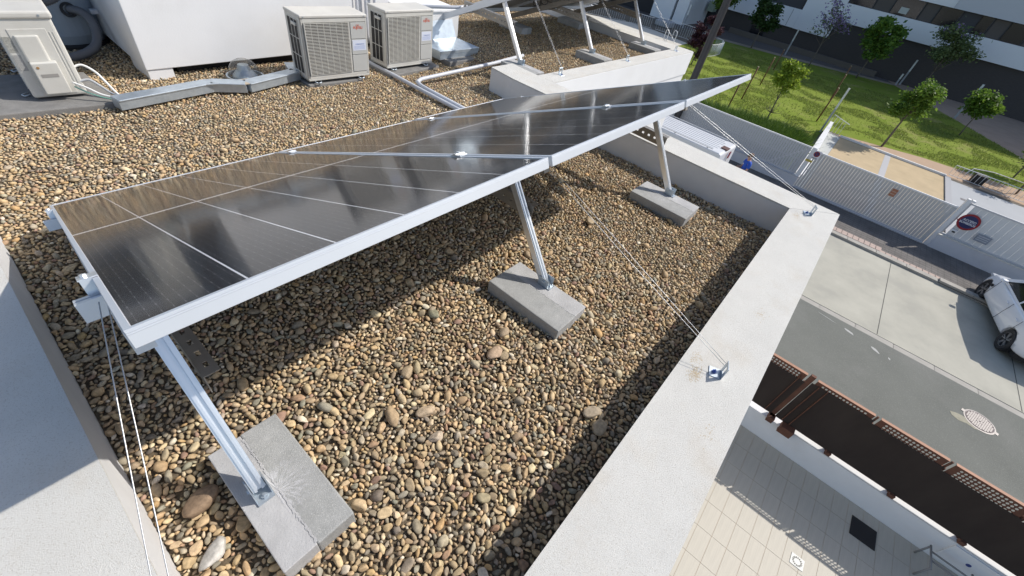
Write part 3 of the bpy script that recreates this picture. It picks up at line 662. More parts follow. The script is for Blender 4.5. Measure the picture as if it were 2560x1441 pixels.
cable([(.54, 1.70, -.03), (.60, 1.69, -.02), (.64, 1.64, -.05), (.68, 1.58, -.09), (.73, 1.52, -.11)], .009, mat('pipe_wrap', (.45, .46, .47), .6), 'refrigerant_line', 'grey wrapped pipe lying lowest behind the big air conditioner', 'pipe')

# galvanised cable tray running along the gravel
tr = thing('cable_tray', 'galvanised cable tray with kinks running from the big unit past the roof dome', 'cable tray', (1.3, 1.5, -.17))
pts = [(.655, 1.435), (1.36, 1.555), (1.60, 1.435), (2.135, 1.575), (2.20, 1.80)]
for i in range(4):
    a, b2 = Vector((*pts[i], -.118)), Vector((*pts[i + 1], -.118)); d = (b2 - a).normalized()
    MB().bar(a, b2, .105, .066).build('tray_body', galv, tr, world=True, bevel=.002)
    MB().bar(a + Vector((0, 0, .036)) + d * .004, b2 + Vector((0, 0, .036)) - d * .004, .118, .012).build('tray_lid', galv, tr, world=True, bevel=.003)
MB().bar((1.30, 1.548, -.080), (1.42, 1.530, -.080), .125, .006).build('joint_cover', galv, tr, world=True)
MB().bar((1.56, 1.455, -.080), (1.66, 1.452, -.080), .125, .006).build('joint_cover', mat('tape', (.42, .36, .28), .7), tr, world=True)

# transparent roof dome
dm = thing('roof_dome', 'small clear plastic skylight dome in a metal ring at the foot of the tower wall', 'skylight', (1.735, 1.765, -.165))
MB().lathe([(.15, 0), (.16, .0), (.16, .028), (.145, .028), (.142, .0)], 32).build('metal_ring', galv, dm)
MB().lathe([(.135, .026), (.133, .06), (.118, .105), (.085, .145), (.045, .165), (0, .172)], 32).build('dome_shell', glass_material('dome_plastic', .06, (.82, .84, .84), ior=1.5, dirt_sheen=.26), dm)  # pale film puts the dome's bright reflection into its colour
MB().lathe([(.11, .01), (.105, .03), (.06, .075), (.045, .12), (.0, .125)], 24).build('light_tube', galv, dm)

# conduits on the gravel
cable([(3.09, 1.95, -.15), (3.085, 1.3, -.142), (3.075, .8, -.138), (3.07, .25, -.135), (3.07, -.1, -.13)], .021, pvc, 'conduit', 'straight grey conduit running between the two air conditioners towards the panels', 'pipe', smooth_=False, n=12)
cable([(3.12, -.1, -.125), (3.115, .75, -.120), (3.12, .88, -.118), (3.15, .97, -.115), (3.24, 1.015, -.113), (3.34, 1.02, -.11), (4.4, 1.0, -.055), (5.0, 1.02, -.02)], .021, pvc, 'conduit', 'grey conduit bending in front of the second air conditioner towards the far roof', 'pipe', smooth_=False, n=12)
cable([(3.72, 2.05, .33), (4.5, 1.80, .36), (4.62, 1.75, .38)], .020, pvc, 'conduit', 'grey conduit reaching from behind the second air conditioner to the far rack', 'pipe', smooth_=False, n=12)

# rain water tank with two corrugated hoses
tk = thing('water_tank', 'round pale blue plastic tank with hoses in the shade behind the big air conditioner', 'tank', (.80, 3.22, -.17))
MB().lathe([(0, 0), (.25, 0), (.285, .03), (.30, .10), (.30, 1.1), (.28, 1.16), (0, 1.17)], 40).build('tank_body', tankm, tk)
MB().lathe([(.29, -.01), (.31, -.01), (.31, .015), (.29, .03)], 40).build('foot_ring', rubber, tk)
def hose(ctrl, r_, parent):
    P = [Vector(p) for p in ctrl]; out = []
    for i in range(len(P) - 1):
        p0 = P[max(i - 1, 0)]; p1 = P[i]; p2 = P[i + 1]; p3 = P[min(i + 2, len(P) - 1)]
        for k in range(16):
            t_ = k / 16; out.append(0.5 * ((2 * p1) + (-p0 + p2) * t_ + (2 * p0 - 5 * p1 + 4 * p2 - p3) * t_ ** 2 + (-p0 + 3 * p1 - 3 * p2 + p3) * t_ ** 3))
    return MB().tube(out, r_, 14, rs=[r_ * (1.0 if k % 2 else .90) for k in range(len(out))]).build('hose', hosem, parent, world=True)
hose([(.86, 2.93, .14), (.93, 2.84, .13), (.955, 2.76, .04), (.90, 2.70, -.08), (.80, 2.66, -.13), (.66, 2.62, -.15)], .036, tk)
hose([(.80, 2.88, .62), (.84, 2.80, .45), (.80, 2.72, .32), (.68, 2.66, .27), (.56, 2.66, .26)], .048, tk)
MB().lathe([(.036, 0), (.056, 0), (.056, .03), (.036, .03)], 20, m=Matrix.Translation((.855, 2.925, .135)) @ Matrix.Rotation(R(70), 4, 'X')).build('rubber_collar', rubber, tk, world=True)
tag(MB().box(1.0, 1.06, 2.92, 2.98, .10, .13).build('wall_hook', render_w, None), 'small stub on the tower side wall beside the tank', 'bracket')

# ================================================================== ground level
asphalt = mat('asphalt', (0.170, 0.176, 0.158), 0.93, var=0.14, vscale=0.7, bump=0.6, bscale=45, speck=(0.30, 0.30, 0.275), speck_scale=48, speck_amt=0.3, spec=0.2, stain=(0.20, 0.20, 0.185), stain_scale=.5, stain_amt=.7)
parkc = mat('parking_concrete', (0.455, 0.44, 0.375), 0.9, var=0.18, vscale=0.9, bump=0.06, bscale=40, stain=(0.34, 0.335, 0.30), stain_scale=0.9, stain_amt=0.5, spec=0.2)
kerbm = mat('kerb_stone', (0.40, 0.38, 0.34), 0.9, var=0.2, vscale=3)
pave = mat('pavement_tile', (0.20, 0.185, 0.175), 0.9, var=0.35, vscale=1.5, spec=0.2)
tactile = mat('tactile_tile', (0.46, 0.36, 0.31), 0.9, var=0.15, vscale=9)
tan = mat('sandy_concrete', (0.53, 0.42, 0.27), 0.95, var=0.14, vscale=1.2, bump=.15, bscale=30, stain=(0.36, 0.30, 0.21), stain_scale=.8, stain_amt=.4, spec=.1)
grassm = mat('lawn_grass', (0.21, 0.255, 0.05), 0.95, var=0.4, vscale=0.55, col2=(0.16, 0.22, 0.03), stain=(0.32, 0.27, 0.13), stain_scale=0.6, stain_amt=0.9, bump=0.9, bscale=9, spec=0.05)
pathm = mat('park_path_paving', (0.42, 0.32, 0.25), 0.9, var=0.15, vscale=1, spec=.1)
whitefloor = mat('white_paving', (0.62, 0.59, 0.52), 0.9, var=0.08, vscale=.8, spec=.2)
struct('ground', MB().box(-60, 400, -250, 300, ZS - .4, ZS - .03), mat('bare_ground', (0.16, 0.14, 0.11), .95, var=.3, vscale=.3))
struct('road', MB().box(7.6, 13.35, -60, 60, ZS - .3, ZS), asphalt)
pk = struct('parking_lane', MB().box(13.6, 18.75, -60, 60, ZS - .3, ZS - .001), parkc)
def sheet(name, poly, z, m, kind=True, parent=None):
    mb = MB().prism(poly, z - .02, z); return struct(name, mb, m) if parent is None else mb.build(name, m, parent)
# gutter strip between asphalt and the concrete parking lane, in separate stones
gut = MB()
y = -30.0
gm = MB().box(0, .24, 0, .98, -.1, 0).mesh('gutter_stone', kerbm)
gut_root = struct('gutter', MB().box(13.355, 13.595, -60, 60, ZS - .3, ZS - .02), kerbm)
for k in range(60):
    inst(gm, 'gutter_stone', gut_root, (13.355, -24 + k * 1.0, ZS - .012 + rnd.uniform(-.002, .002)))
jm = mat('joint_dark', (.10, .10, .09), .95)
for y in (-18.7, -14.3, -9.95, -6.57, -2.9, 1.2, 5.6, 10.0):
    tag(MB().box(13.62, 18.74, y - .010, y + .010, ZS - .006, ZS + .002).build('expansion_joint', jm, pk))
# kerb with a dropped part and pavement
kerb = struct('kerb', MB().box(18.76, 19.02, -60, 60, ZS - .3, ZS + .045), kerbm)
kst = MB().box(0, .255, 0, .985, 0, .075).mesh('kerb_stone', kerbm)
for k in range(40):
    yy = -30 + k
    inst(kst, 'kerb_stone', kerb, (18.764, yy, ZS + (.075 if yy < -8.3 else .012)))
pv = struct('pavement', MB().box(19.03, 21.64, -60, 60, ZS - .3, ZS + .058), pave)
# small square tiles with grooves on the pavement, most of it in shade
gl = MB()
for k in range(13):
    x = 19.25 + k * .2; gl.box(x - .006, x + .006, -13, 1.5, ZS + .056, ZS + .0605)
for k in range(72):
    y = -13 + k * .2; gl.box(19.05, 21.63, y - .006, y + .006, ZS + .056, ZS + .0598)
tag(gl.build('tile_grooves', jm, pv), kind='stuff')
tt = MB().box(0, .36, 0, .36, 0, .012).mesh('tactile_tile', tactile)
tb = MB()
for k in range(26):
    o = inst(tt, 'tactile_tile', pv, (19.10, -6.15 + k * .20, ZS + .058)); o.scale = (1, .50, 1)
for k in range(34): inst(tt, 'tactile_tile', pv, (19.05, -12.9 + k * .20, ZS + .059), scale=(.5, .50, 1))
# terrace below the right parapet
tile_m = mat('terrace_tile', (0.50, 0.465, 0.39), 0.55, var=0.14, vscale=1, bump=.03, bscale=30, stretch=(1.5, 70, 1), spec=.3)
ter = struct('terrace', MB().box(-3, 7.33, -14, -3.0, ZS - .2, -5.706), mat('tile_grout', (0.46, 0.36, 0.25), .9))
tm = MB().box(.003, .517, .003, .259, 0, .004).mesh('floor_tile', tile_m)
nt_ = 0
for i in range(12):
    for j in range(24):
        x = 7.33 - .52 * (i + 1) - .0; y = -3.2 - .262 * (j + 1)
        x = 5.77 + .52 * (3 - 1 - i)
        if x + .52 > 7.34: continue
        inst(tm, 'floor_tile', ter, (x, -9.3 + .262 * j + .082, -5.706))
        nt_ += 1
# terrace wall with corten fence
cort = mat('corten_steel', (0.10, 0.042, 0.028), 0.8, 0.1, var=0.35, vscale=6, col2=(0.15, 0.065, 0.038))
net = mat('black_privacy_net', (0.022, 0.014, 0.011), 0.85, var=.6, vscale=3, col2=(.034, .024, .019), stretch=(1, 1, .4))
tw = thing('terrace_wall', 'low white wall between the terrace and the road, below the rusty fence', 'wall', (7.42, -6, -5.7))
MB().box(7.335, 7.56, -14, -1.5, ZS, -5.122).build('wall_body', render_w, tw, world=True)
MB().box(7.337, 7.57, -14, -5.02, -5.122, -5.10).build('wall_cap', mat('wall_cap_white', (.62, .61, .58), .8), tw, world=True)
MB().box(7.30, 7.335, -11.5, -7.90, -5.62, -5.128).build('meter_box', render_w, tw, world=True, bevel=.004)
MB().lathe([(0, 0), (.035, 0), (.035, .004), (0, .004)], 24, m=Matrix.Translation((7.30, -8.24, -5.34)) @ Matrix.Rotation(-R(90), 4, 'Y')).build('blue_disc', mat('blue_disc_paint', (.04, .06, .22), .5), tw, world=True)
cf = thing('corten_fence', 'rusty perforated steel fence backed with black netting, standing on the terrace wall', 'fence', (7.45, -6, -5.05))
FZ0, FZ1 = -5.04, -3.80
def corten_panel(y0, y1, rows):
    XF = 7.405; z_b = FZ1 - .03 - rows * .058
    MB().box(XF, XF + .006, y0, y1, FZ0, z_b - .0).build('steel_sheet', cort, cf, world=True)
    MB().box(XF - .012, XF - .006, y0 - .046, y1 + .044, FZ0 + .012, z_b + .058 * (rows - 1) * .40).build('privacy_net', net, cf, world=True)
    MB().box(XF - .012, XF + .05, y0, y1, FZ1, FZ1 + .006).build('top_flange', mat('corten_edge', (.36, .19, .12), .7, .1, var=.2, vscale=5), cf, world=True)
    MB().box(XF, XF + .006, y0, y1, FZ1 - .03, FZ1).build('top_band', cort, cf, world=True)
    h = MB(); p_ = .058; ny = int((y1 - y0 - .16) / p_); y_s = y0 + (y1 - y0 - ny * p_) / 2
    h.box(XF, XF + .006, y0, y_s, z_b, FZ1 - .03); h.box(XF, XF + .006, y_s + ny * p_, y1, z_b, FZ1 - .03)
    for j in range(ny):
        for i in range(rows):
            cy = y_s + (j + .5) * p_; cz = z_b + (i + .5) * p_; vs = []; K = 8; rr_ = .0195
            for k in range(K):
                a = math.pi / 4 * k; c_, s_ = math.cos(a), math.sin(a); q = (p_ / 2) / max(abs(c_), abs(s_))
                vs += [(XF, cy + rr_ * c_, cz + rr_ * s_), (XF, cy + q * c_, cz + q * s_)]
            h.add(vs, [(2 * k, 2 * k + 1, (2 * k + 3) % 16, (2 * k + 2) % 16) for k in range(K)])
    tag(h.build('perforated_band', cort, cf, world=True), kind='stuff')
    # slots next to the joint
corten_panel(-3.35, -1.0, 3); corten_panel(-4.62, -3.40, 3); corten_panel(-5.735, -4.80, 1); corten_panel(-6.815, -5.825, 3); corten_panel(-7.885, -6.905, 5); corten_panel(-8.96, -7.975, 6); corten_panel(-10.03, -9.05, 6); corten_panel(-12.0, -10.12, 6)
for y in (-3.375, -4.71, -5.78, -6.86, -7.93, -9.005, -10.075):
    MB().box(7.42, 7.445, y - .013, y + .013, FZ0, FZ1).build('joint_strip', cort, cf, world=True)
    MB().box(7.445, 7.50, y - .05, y + .05, -5.10, FZ1 - .20).build('fence_post', cort, cf, world=True)
    MB().box(7.34, 7.415, y - .045, y + .045, -5.098, -5.02).build('post_foot', cort, cf, world=True)
MB().box(7.41, 7.47, -4.75, -4.67, FZ0, FZ1 + .03).build('joint_bar', cort, cf, world=True)
for y in (-5.02, -4.88, -4.55):
    MB().bar((7.39, y, -5.0), (7.39, y, -3.88), .05, .012, (0, 1, 0)).build('gate_slat', cort, cf, world=True)
MB().box(7.24, 7.42, -5.16, -4.92, -5.20, -5.02).build('gate_housing', cort, cf, world=True, bevel=.004)
MB().box(7.27, 7.42, -4.78, -4.66, -5.15, -5.02).build('gate_housing', cort, cf, world=True, bevel=.004)
# things on the terrace
tag(MB().box(6.63, 7.05, -7.10, -6.68, -5.700, -5.690).build('door_mat', mat('dark_mat', (.022, .02, .02), .9), bevel=.012), 'dark square mat lying on the shaded terrace tiles', 'mat')
dr = thing('floor_drain', 'square metal floor drain with a ring of slots in the terrace', 'drain', (5.415, -6.03, -5.70))
MB().box(-.10, .10, -.105, .105, 0, .006).build('drain_plate', mat('drain_metal', (.25, .26, .26), .5, .3), dr)
sm_ = MB().box(-.0075, .0075, .052, .082, .006, .0072).mesh('drain_slot', black)
for k in range(16): inst(sm_, 'drain_slot', dr, (0, 0, 0), rot=(0, 0, k * math.pi / 8))
bn = thing('tubular_trestle', 'grey tubular metal frame standing in the shade under the terrace wall', 'frame', (6.95, -7.7, -5.7))
gtb = mat('grey_tube', (.22, .22, .22), .5)
for nm, a, b in (('bar', (7.20, -7.70, -5.35), (6.72, -7.70, -5.35)), ('bar', (7.08, -7.70, -5.35), (7.05, -8.9, -5.35)), ('bar', (6.9, -7.70, -5.35), (6.87, -8.9, -5.35)), ('post', (7.18, -7.70, -5.35), (7.18, -7.70, -5.7)), ('post', (6.74, -7.70, -5.35), (6.74, -7.70, -5.7)), ('bar', (7.18, -8.3, -5.35), (6.74, -8.3, -5.35))):
    MB().tube([a, b], .016, 8).build(nm, gtb, bn, world=True)
# manhole
mh = thing('manhole_cover', 'round worn metal manhole cover in the asphalt', 'manhole cover', (12.20, -8.97, ZS), -.3)
mhm = mat('manhole_iron', (.24, .225, .22), .55, .4, var=.3, vscale=20); mhd = mat('manhole_gap', (.14, .11, .11), .8)
MB().lathe([(0, 0), (.335, 0), (.335, .006), (.305, .008), (.300, .004), (0, .004)], 40).build('frame_ring', mhm, mh)
MB().lathe([(0, .0045), (.295, .0045), (.295, .007), (0, .007)], 40).build('cover_plate', mhd, mh)
stud = MB().box(-.017, .017, -.017, .017, .007, .0125).mesh('stud', mhm)
for i in range(-7, 8):
    for j in range(-7, 8):
        x, y = i * .041, j * .041
        if .07 < math.hypot(x, y) < .275: inst(stud, 'stud', mh, (x, y, 0))
MB().lathe([(.028, .007), (.06, .007), (.06, .014), (.028, .014)], 24).build('centre_ring', mhm, mh)
MB().box(-.05, .05, .32, .385, 0, .01).build('hinge_tab', mhm, mh); MB().box(-.05, .05, -.385, -.32, 0, .01).build('hinge_tab', mhm, mh)
pt = MB(); rr = random.Random(2)
P2 = [(.0, .0), (.16, -.05), (.40, -.07), (.62, -.02), (.66, .06), (.50, .12), (.34, .09), (.18, .13), (.04, .08)]
ptch = tag(MB().prism([(11.98 - p[1] * 1.4, -8.35 - p[0]) for p in P2][::-1], ZS - .01, ZS + .004).build('patch', mat('mortar_patch', (.36, .34, .26), .95, var=.25, vscale=10)), 'ragged pale mortar patch beside the manhole cover', 'road patch')

rm_ = MB(); rr = random.Random(9)
for cx, cy, L_, w_, a in ((13.0, -5.9, .16, .05, 1.2), (12.8, -6.6, .14, .05, 1.0), (12.75, -6.95, .05, .03, .4), (13.1, -5.3, .30, .012, 1.4), (12.4, -3.6, .20, .02, .9), (13.05, -4.4, .10, .05, .3)):
    u = Vector((math.cos(a), math.sin(a), 0)); v = Vector((-u.y, u.x, 0)); c = Vector((cx, cy, ZS + .004))
    rm_.add([c + u * L_ * math.cos(q) * rr.uniform(.7, 1.2) + v * w_ * math.sin(q) * rr.uniform(.7, 1.2) for q in np.linspace(0, 5.6, 9)], [tuple(range(9))])
tag(rm_.build('paint_drips', mat('faded_white_paint', (.42, .42, .40), .9), None), 'small faded white paint marks on the asphalt', 'road marks', kind='stuff')
# ------------------------------------------------------------------ gates and fences across the road
slat_m = mat('grey_slat_paint', (0.50, 0.51, 0.53), 0.5, var=.05, vscale=2); fence_w = mat('white_fence_paint', (.74, .74, .74), .45)
blue_w = mat('boundary_wall_render', (0.60, 0.61, 0.64), .9, var=.06, vscale=1.3, spec=.2, stain=(.45, .45, .46), stain_scale=1.2, stain_amt=.4)
def slat_fence(name, label, cat, y0, y1, z0, z1, pitch, wd, x, wall_z=None, mats_=None, top=True, frame=.05):
    t = thing(name, label, cat, (x, (y0 + y1) / 2, ZS))
    n = int((y1 - y0 - 2 * frame) / pitch); sm2 = MB().box(0, .018, 0, wd, 0, z1 - z0 - .08).mesh('slat', mats_ or slat_m)
    for k in range(n):
        o = inst(sm2, 'slat', t, (0, y0 + frame + k * pitch - (y0 + y1) / 2, z0 + .04 - ZS))
    MB().box(x - .02, x + .04, y0, y1, z1 - .05, z1).build('top_rail', fence_w if top else slat_m, t, world=True)
    MB().box(x - .02, x + .04, y0, y1, z0, z0 + .045).build('bottom_rail', slat_m, t, world=True)
    MB().box(x + .019, x + .035, y0, y1, (z0 + z1) / 2 - .02, (z0 + z1) / 2 + .02).build('middle_rail', slat_m, t, world=True)
    MB().box(x - .02, x + .04, y0, y0 + frame, z0 + .046, z1 - .051).build('end_post', slat_m, t, world=True)
    MB().box(x - .02, x + .04, y1 - frame, y1, z0 + .046, z1 - .051).build('end_post', slat_m, t, world=True)
    return t
XF = 21.78
lw = thing('boundary_wall', 'low pale wall under the slatted fence behind the van', 'wall', (XF, 4, ZS)); MB().box(21.66, 21.90, -2.33, 14, ZS - .1, -5.30).build('wall_body', blue_w, lw, world=True); MB().box(21.64, 21.92, -2.34, 14, -5.30, -5.27).build('wall_cap', slat_m, lw, world=True)
slat_fence('slatted_fence', 'long grey slatted metal fence in front of the hedge', 'fence', -2.10, 7.5, -5.27, -4.02, .105, .094, XF)
MB().bar((21.85, -2.0, -4.15), (21.85, -.9, -5.2), .06, .02, (1, 0, 0)).build('diagonal_brace', fence_w, bpy.data.objects['slatted_fence'], world=True)
MB().box(21.70, 21.86, -2.32, -2.14, ZS, -3.99).build('gate_post', fence_w, bpy.data.objects['slatted_fence'], world=True)
gt = slat_fence('sliding_gate', 'wide grey sliding gate of narrow vertical slats with small orange plate', 'gate', -7.42, -2.36, -5.70, -4.07, .112, .103, 21.70, mats_=mat('gate_slat_paint', (0.55, 0.545, 0.53), .5, var=.06, vscale=2), frame=.06)
MB().box(21.62, 21.74, -7.42, -2.30, -5.78, -5.70).build('gate_track_beam', slat_m, gt, world=True)
pl = MB().box(21.670, 21.682, -5.59, -5.39, -4.60, -4.30).build('notice_plate', mat('orange_plate', (.42, .17, .09), .6), gt, world=True)
for k in range(2): MB().box(21.668, 21.670, -5.57, -5.41, -4.51 + k * .10, -4.495 + k * .10).build('print_line', mat('plate_print', (.6, .5, .4), .6), pl, world=False).data.transform(gt.matrix_basis.inverted())
rw = thing('boundary_wall', 'pale low wall right of the sliding gate, behind the white car', 'wall', (XF, -10, ZS)); MB().box(21.62, 21.92, -30, -7.60, ZS - .1, -5.19).build('wall_body', blue_w, rw, world=True); MB().box(21.60, 21.94, -30, -7.58, -5.19, -5.165).build('wall_cap', mat('wall_cap_cream', (.66, .63, .56), .8), rw, world=True)
rf = slat_fence('slatted_fence', 'light slatted metal fence carrying the round red and blue sign', 'fence', -16.0, -7.62, -5.16, -3.83, .215, .207, XF, mats_=mat('light_slat_paint', (.66, .665, .66), .45, var=.05, vscale=1.5), top=False)
MB().box(21.70, 21.86, -7.60, -7.46, ZS, -3.72).build('gate_post', fence_w, rf, world=True)
MB().box(21.72, 21.90, -7.70, -7.56, -3.78, -3.72).build('post_cap', fence_w, rf, world=True)
def round_sign(name, label, y, z, r_, x=21.70, lines=()):
    t = thing(name, label, 'sign', (x, y, z), rot=(0, -R(90), 0)); MX = None
    MB().lathe([(0, 0), (r_, 0), (r_, .008), (0, .008)], 40).build('red_rim', mat('sign_red', (.28, .010, .018), .45), t)
    MB().lathe([(0, .0085), (r_ * .78, .0085), (r_ * .78, .010), (0, .010)], 40).build('blue_field', mat('sign_blue', (.012, .02, .10), .4), t)
    return t
# sign plane: local z points to -X; local x points up, local y stays
sg = round_sign('fire_access_sign', 'round red and blue sign reading ACCESO BOMBEROS on the light fence', -8.00, -4.43, .315)
wl = mat('sign_white', (.72, .72, .75), .5)
TX = Matrix.Rotation(R(90), 4, 'Z')
TXT = Matrix(((0, 1, 0, 0), (-1, 0, 0, 0), (0, 0, 1, 0), (0, 0, 0, 1)))      # text right -> -Y, text up -> local +X
text('ACCESO', .105, wl, sg, Matrix.Translation((.05, 0, .0106)) @ TXT, 'lettering', .002)
text('BOMBEROS', .105, wl, sg, Matrix.Translation((-.055, 0, .0106)) @ TXT, 'lettering', .002, .92)
s2 = thing('notice_plate', 'grey rectangular notice on the light fence below the round sign', 'notice', (21.70, -8.71, -4.78)); MB().box(-.004, .004, -.21, .21, -.14, .14).build('plate', mat('grey_notice', (.24, .27, .32), .5), s2)
for k in range(3): MB().box(-.006, -.004, -.17, .17, -.08 + k * .07, -.06 + k * .07).build('print_line', mat('notice_print', (.5, .52, .55), .5), s2)
s3 = thing('no_parking_sign', 'white sheet with a small round no parking sign on the gate post', 'sign', (21.655, -2.40, -4.20))
MB().box(-.003, .003, -.15, .15, -.20, .16).build('white_sheet', wl, s3)
q = MB(); q.lathe([(0, 0), (.115, 0), (.115, .004), (0, .004)], 32, m=Matrix.Translation((-.003, 0, .02)) @ Matrix.Rotation(-R(90), 4, 'Y')); q.build('red_disc', MATS['sign_red'], s3)
q = MB(); q.lathe([(0, 0), (.082, 0), (.082, .003), (0, .003)], 32, m=Matrix.Translation((-.007, 0, .02)) @ Matrix.Rotation(-R(90), 4, 'Y')); q.build('blue_disc', MATS['sign_blue'], s3)
MB().bar((-.0115, .06, .08), (-.0115, -.06, -.04), .022, .002, (1, 0, 0)).build('red_bar', MATS['sign_red'], s3)
me = text_mesh('VADO', .075, 'lettering', bold=.002); me.materials.clear(); me.materials.append(MATS['dark_interior']); me.transform(Matrix.Translation((-.0045, 0, -.155)) @ Matrix.Rotation(-R(90), 4, 'Y') @ TXT)
o = bpy.data.objects.new('lettering', me); C.objects.link(o); o.parent = s3
tag(MB().box(21.640, 21.646, -2.42, -2.14, -4.56, -4.47).build('yellow_plate', mat('yellow_paint', (.50, .38, .07), .5)), 'yellow strip below the no parking sign', 'plate')
ic = thing('intercom', 'small white camera box with dark face at the start of the light fence', 'intercom', (21.66, -7.86, -4.90)); MB().box(-.05, .02, -.09, .09, -.05, .07).build('housing', fence_w, ic, bevel=.01); MB().box(-.054, -.05, -.06, .04, -.03, .03).build('lens', black, ic)

# courtyard behind the gate
yard = struct('courtyard', MB().box(21.92, 33.0, -8.25, -2.75, ZS - .2, ZS - .012), tan)
MB().box(22.0, 33.0, -5.55, -5.25, ZS - .011, ZS - .006).build('channel_strip', mat('grey_strip', (.40, .40, .41), .8), yard)
struct('side_yard', MB().box(21.92, 33.0, -2.74, -1.9, ZS - .2, ZS - .005), mat('grey_yard', (.44, .455, .44), .85, var=.06, vscale=1))
struct('deck', MB().box(22.0, 32.6, -16, -8.55, ZS - .2, ZS + .02), mat('grey_deck', (.37, .385, .40), .85, var=.06, vscale=1))
struct('kerb_strip', MB().box(22.0, 33.0, -8.54, -8.26, ZS - .2, ZS + .05), mat('grey_strip2', (.34, .345, .36), .85))
tag(MB().box(29.7, 30.0, -9.35, -8.95, ZS + .021, ZS + .028).build('floor_vent', mat('dark_grate', (.12, .12, .13), .7)), 'dark slotted vent in the grey deck beyond the gate', 'vent')
cw_ = thing('courtyard_wall', 'thin white edge wall at the far side of the sandy courtyard', 'wall', (33, -5, ZS)); MB().box(33.0, 33.12, -8.3, -2.7, ZS, ZS + .10).build('wall_body', fence_w, cw_, world=True)
cw2 = thing('side_wall', 'bright white wall running back from the gate post to the railing', 'wall', (28, -1.9, ZS)); MB().prism([(21.95, -2.45), (33.2, -1.95), (33.2, -1.75), (21.95, -2.12)], ZS, ZS + .55).build('wall_body', render_w, cw2, world=True); MB().prism([(21.95, -2.46), (33.22, -1.96), (33.22, -1.74), (21.95, -2.11)], ZS + .55, ZS + .58).build('wall_cap', fence_w, cw2, world=True)
def railing(name, label, pts, h, pitch=.11, posts=None, grp=None, closed=False, r_=.010, bot=.08):
    t = thing(name, label, 'railing', (pts[0][0], pts[0][1], pts[0][2]), group=grp); bm2 = MB().tube([(0, 0, bot), (0, 0, h)], r_, 5).mesh('bar', fence_w); L = [Vector(p) for p in pts]; cnt = 0
    for i in range(len(L) - 1):
        a, b = L[i], L[i + 1]; d = (b - a); n = max(1, int(d.length / pitch))
        for k in range(n):
            p = a + d * (k / n); inst(bm2, 'bar', t, tuple(p - L[0])); cnt += 1
        up = Vector((0, 0, h)); lo = Vector((0, 0, bot))
        MB().bar(a + up, b + up, .035, .03).build('top_rail', fence_w, t, world=True); MB().bar(a + lo, b + lo, .03, .02).build('bottom_rail', fence_w, t, world=True)
    return t
railing('railing', 'small white railing panel at the back of the side wall', [(31.8, -1.80, ZS + .3), (31.9, -2.75, ZS + .05)], .95, .19)
railing('railing', 'white railing at the back of the grey deck, right of the courtyard', [(33.4, -8.4, ZS), (33.3, -16, ZS)], .62, .20)
tag(MB().box(33.6, 34.2, -10.0, -9.45, ZS, ZS + .5).build('litter_bin', black, bevel=.03), 'black box shaped litter bin behind the right railing', 'litter bin')
hp = MB().tube([(33.9, -9.1, ZS + .3), (34.4, -9.3, ZS + .55), (34.9, -10.2, ZS + .6), (35.2, -12.0, ZS + .55), (35.2, -16, ZS + .5)], .02, 6).build('handrail', fence_w)
tag(hp, 'curved white handrail behind the right railing', 'handrail')

# ------------------------------------------------------------------ park
lawn = struct('lawn', MB().prism([(22.0, -1.7), (33.6, -1.7), (33.6, -2.6), (35.4, -7), (36.2, -12.2), (36.2, -22), (44, -22), (44.5, -13.4), (55.3, -6.9), (59.8, -4.0), (56.0, 5.3), (53.5, 13.2), (46, 13.0), (44, 12.9), (22.0, 14)], ZS - .2, ZS - .02), grassm)
struct('path', MB().prism([(33.6, -2.6), (35.4, -7), (36.2, -12.2), (36.2, -22), (33.2, -22), (33.2, -2.6)][::-1], ZS - .2, ZS - .022), mat('pinkish_path', (.48, .35, .25), .9, var=.15, vscale=1, spec=.1))
struct('path', MB().prism([(44.5, -13.4), (55.3, -6.9), (59.8, -4.0), (62, -3.2), (62, -18), (47, -22), (44, -22)][::-1], ZS - .2, ZS - .024), pathm)
struct('path', MB().prism([(53.5, 13.3), (56.0, 5.3), (59.8, -3.9), (60.6, -3.6), (57.3, 5.5), (54.8, 13.5)], ZS - .2, ZS - .015), mat('path_edge', (.34, .28, .22), .9, var=.1, vscale=1))
struct('path', MB().prism([(57.3, 5.5), (60.6, -3.6), (62, -3.2), (62, 26), (52, 26), (54.8, 13.5)], ZS - .2, ZS - .026), mat('dark_paving', (.13, .115, .11), .9, var=.1, vscale=1))
tag(bpy.data.objects['lawn'], kind='structure')
struct('white_terrace', MB().prism([(22, 14.0), (43.9, 12.95), (46.0, 13.05), (47.0, 16.9), (46.9, 20), (43.8, 23.2), (42, 40), (22, 40)], ZS - .2, ZS + .0), whitefloor)
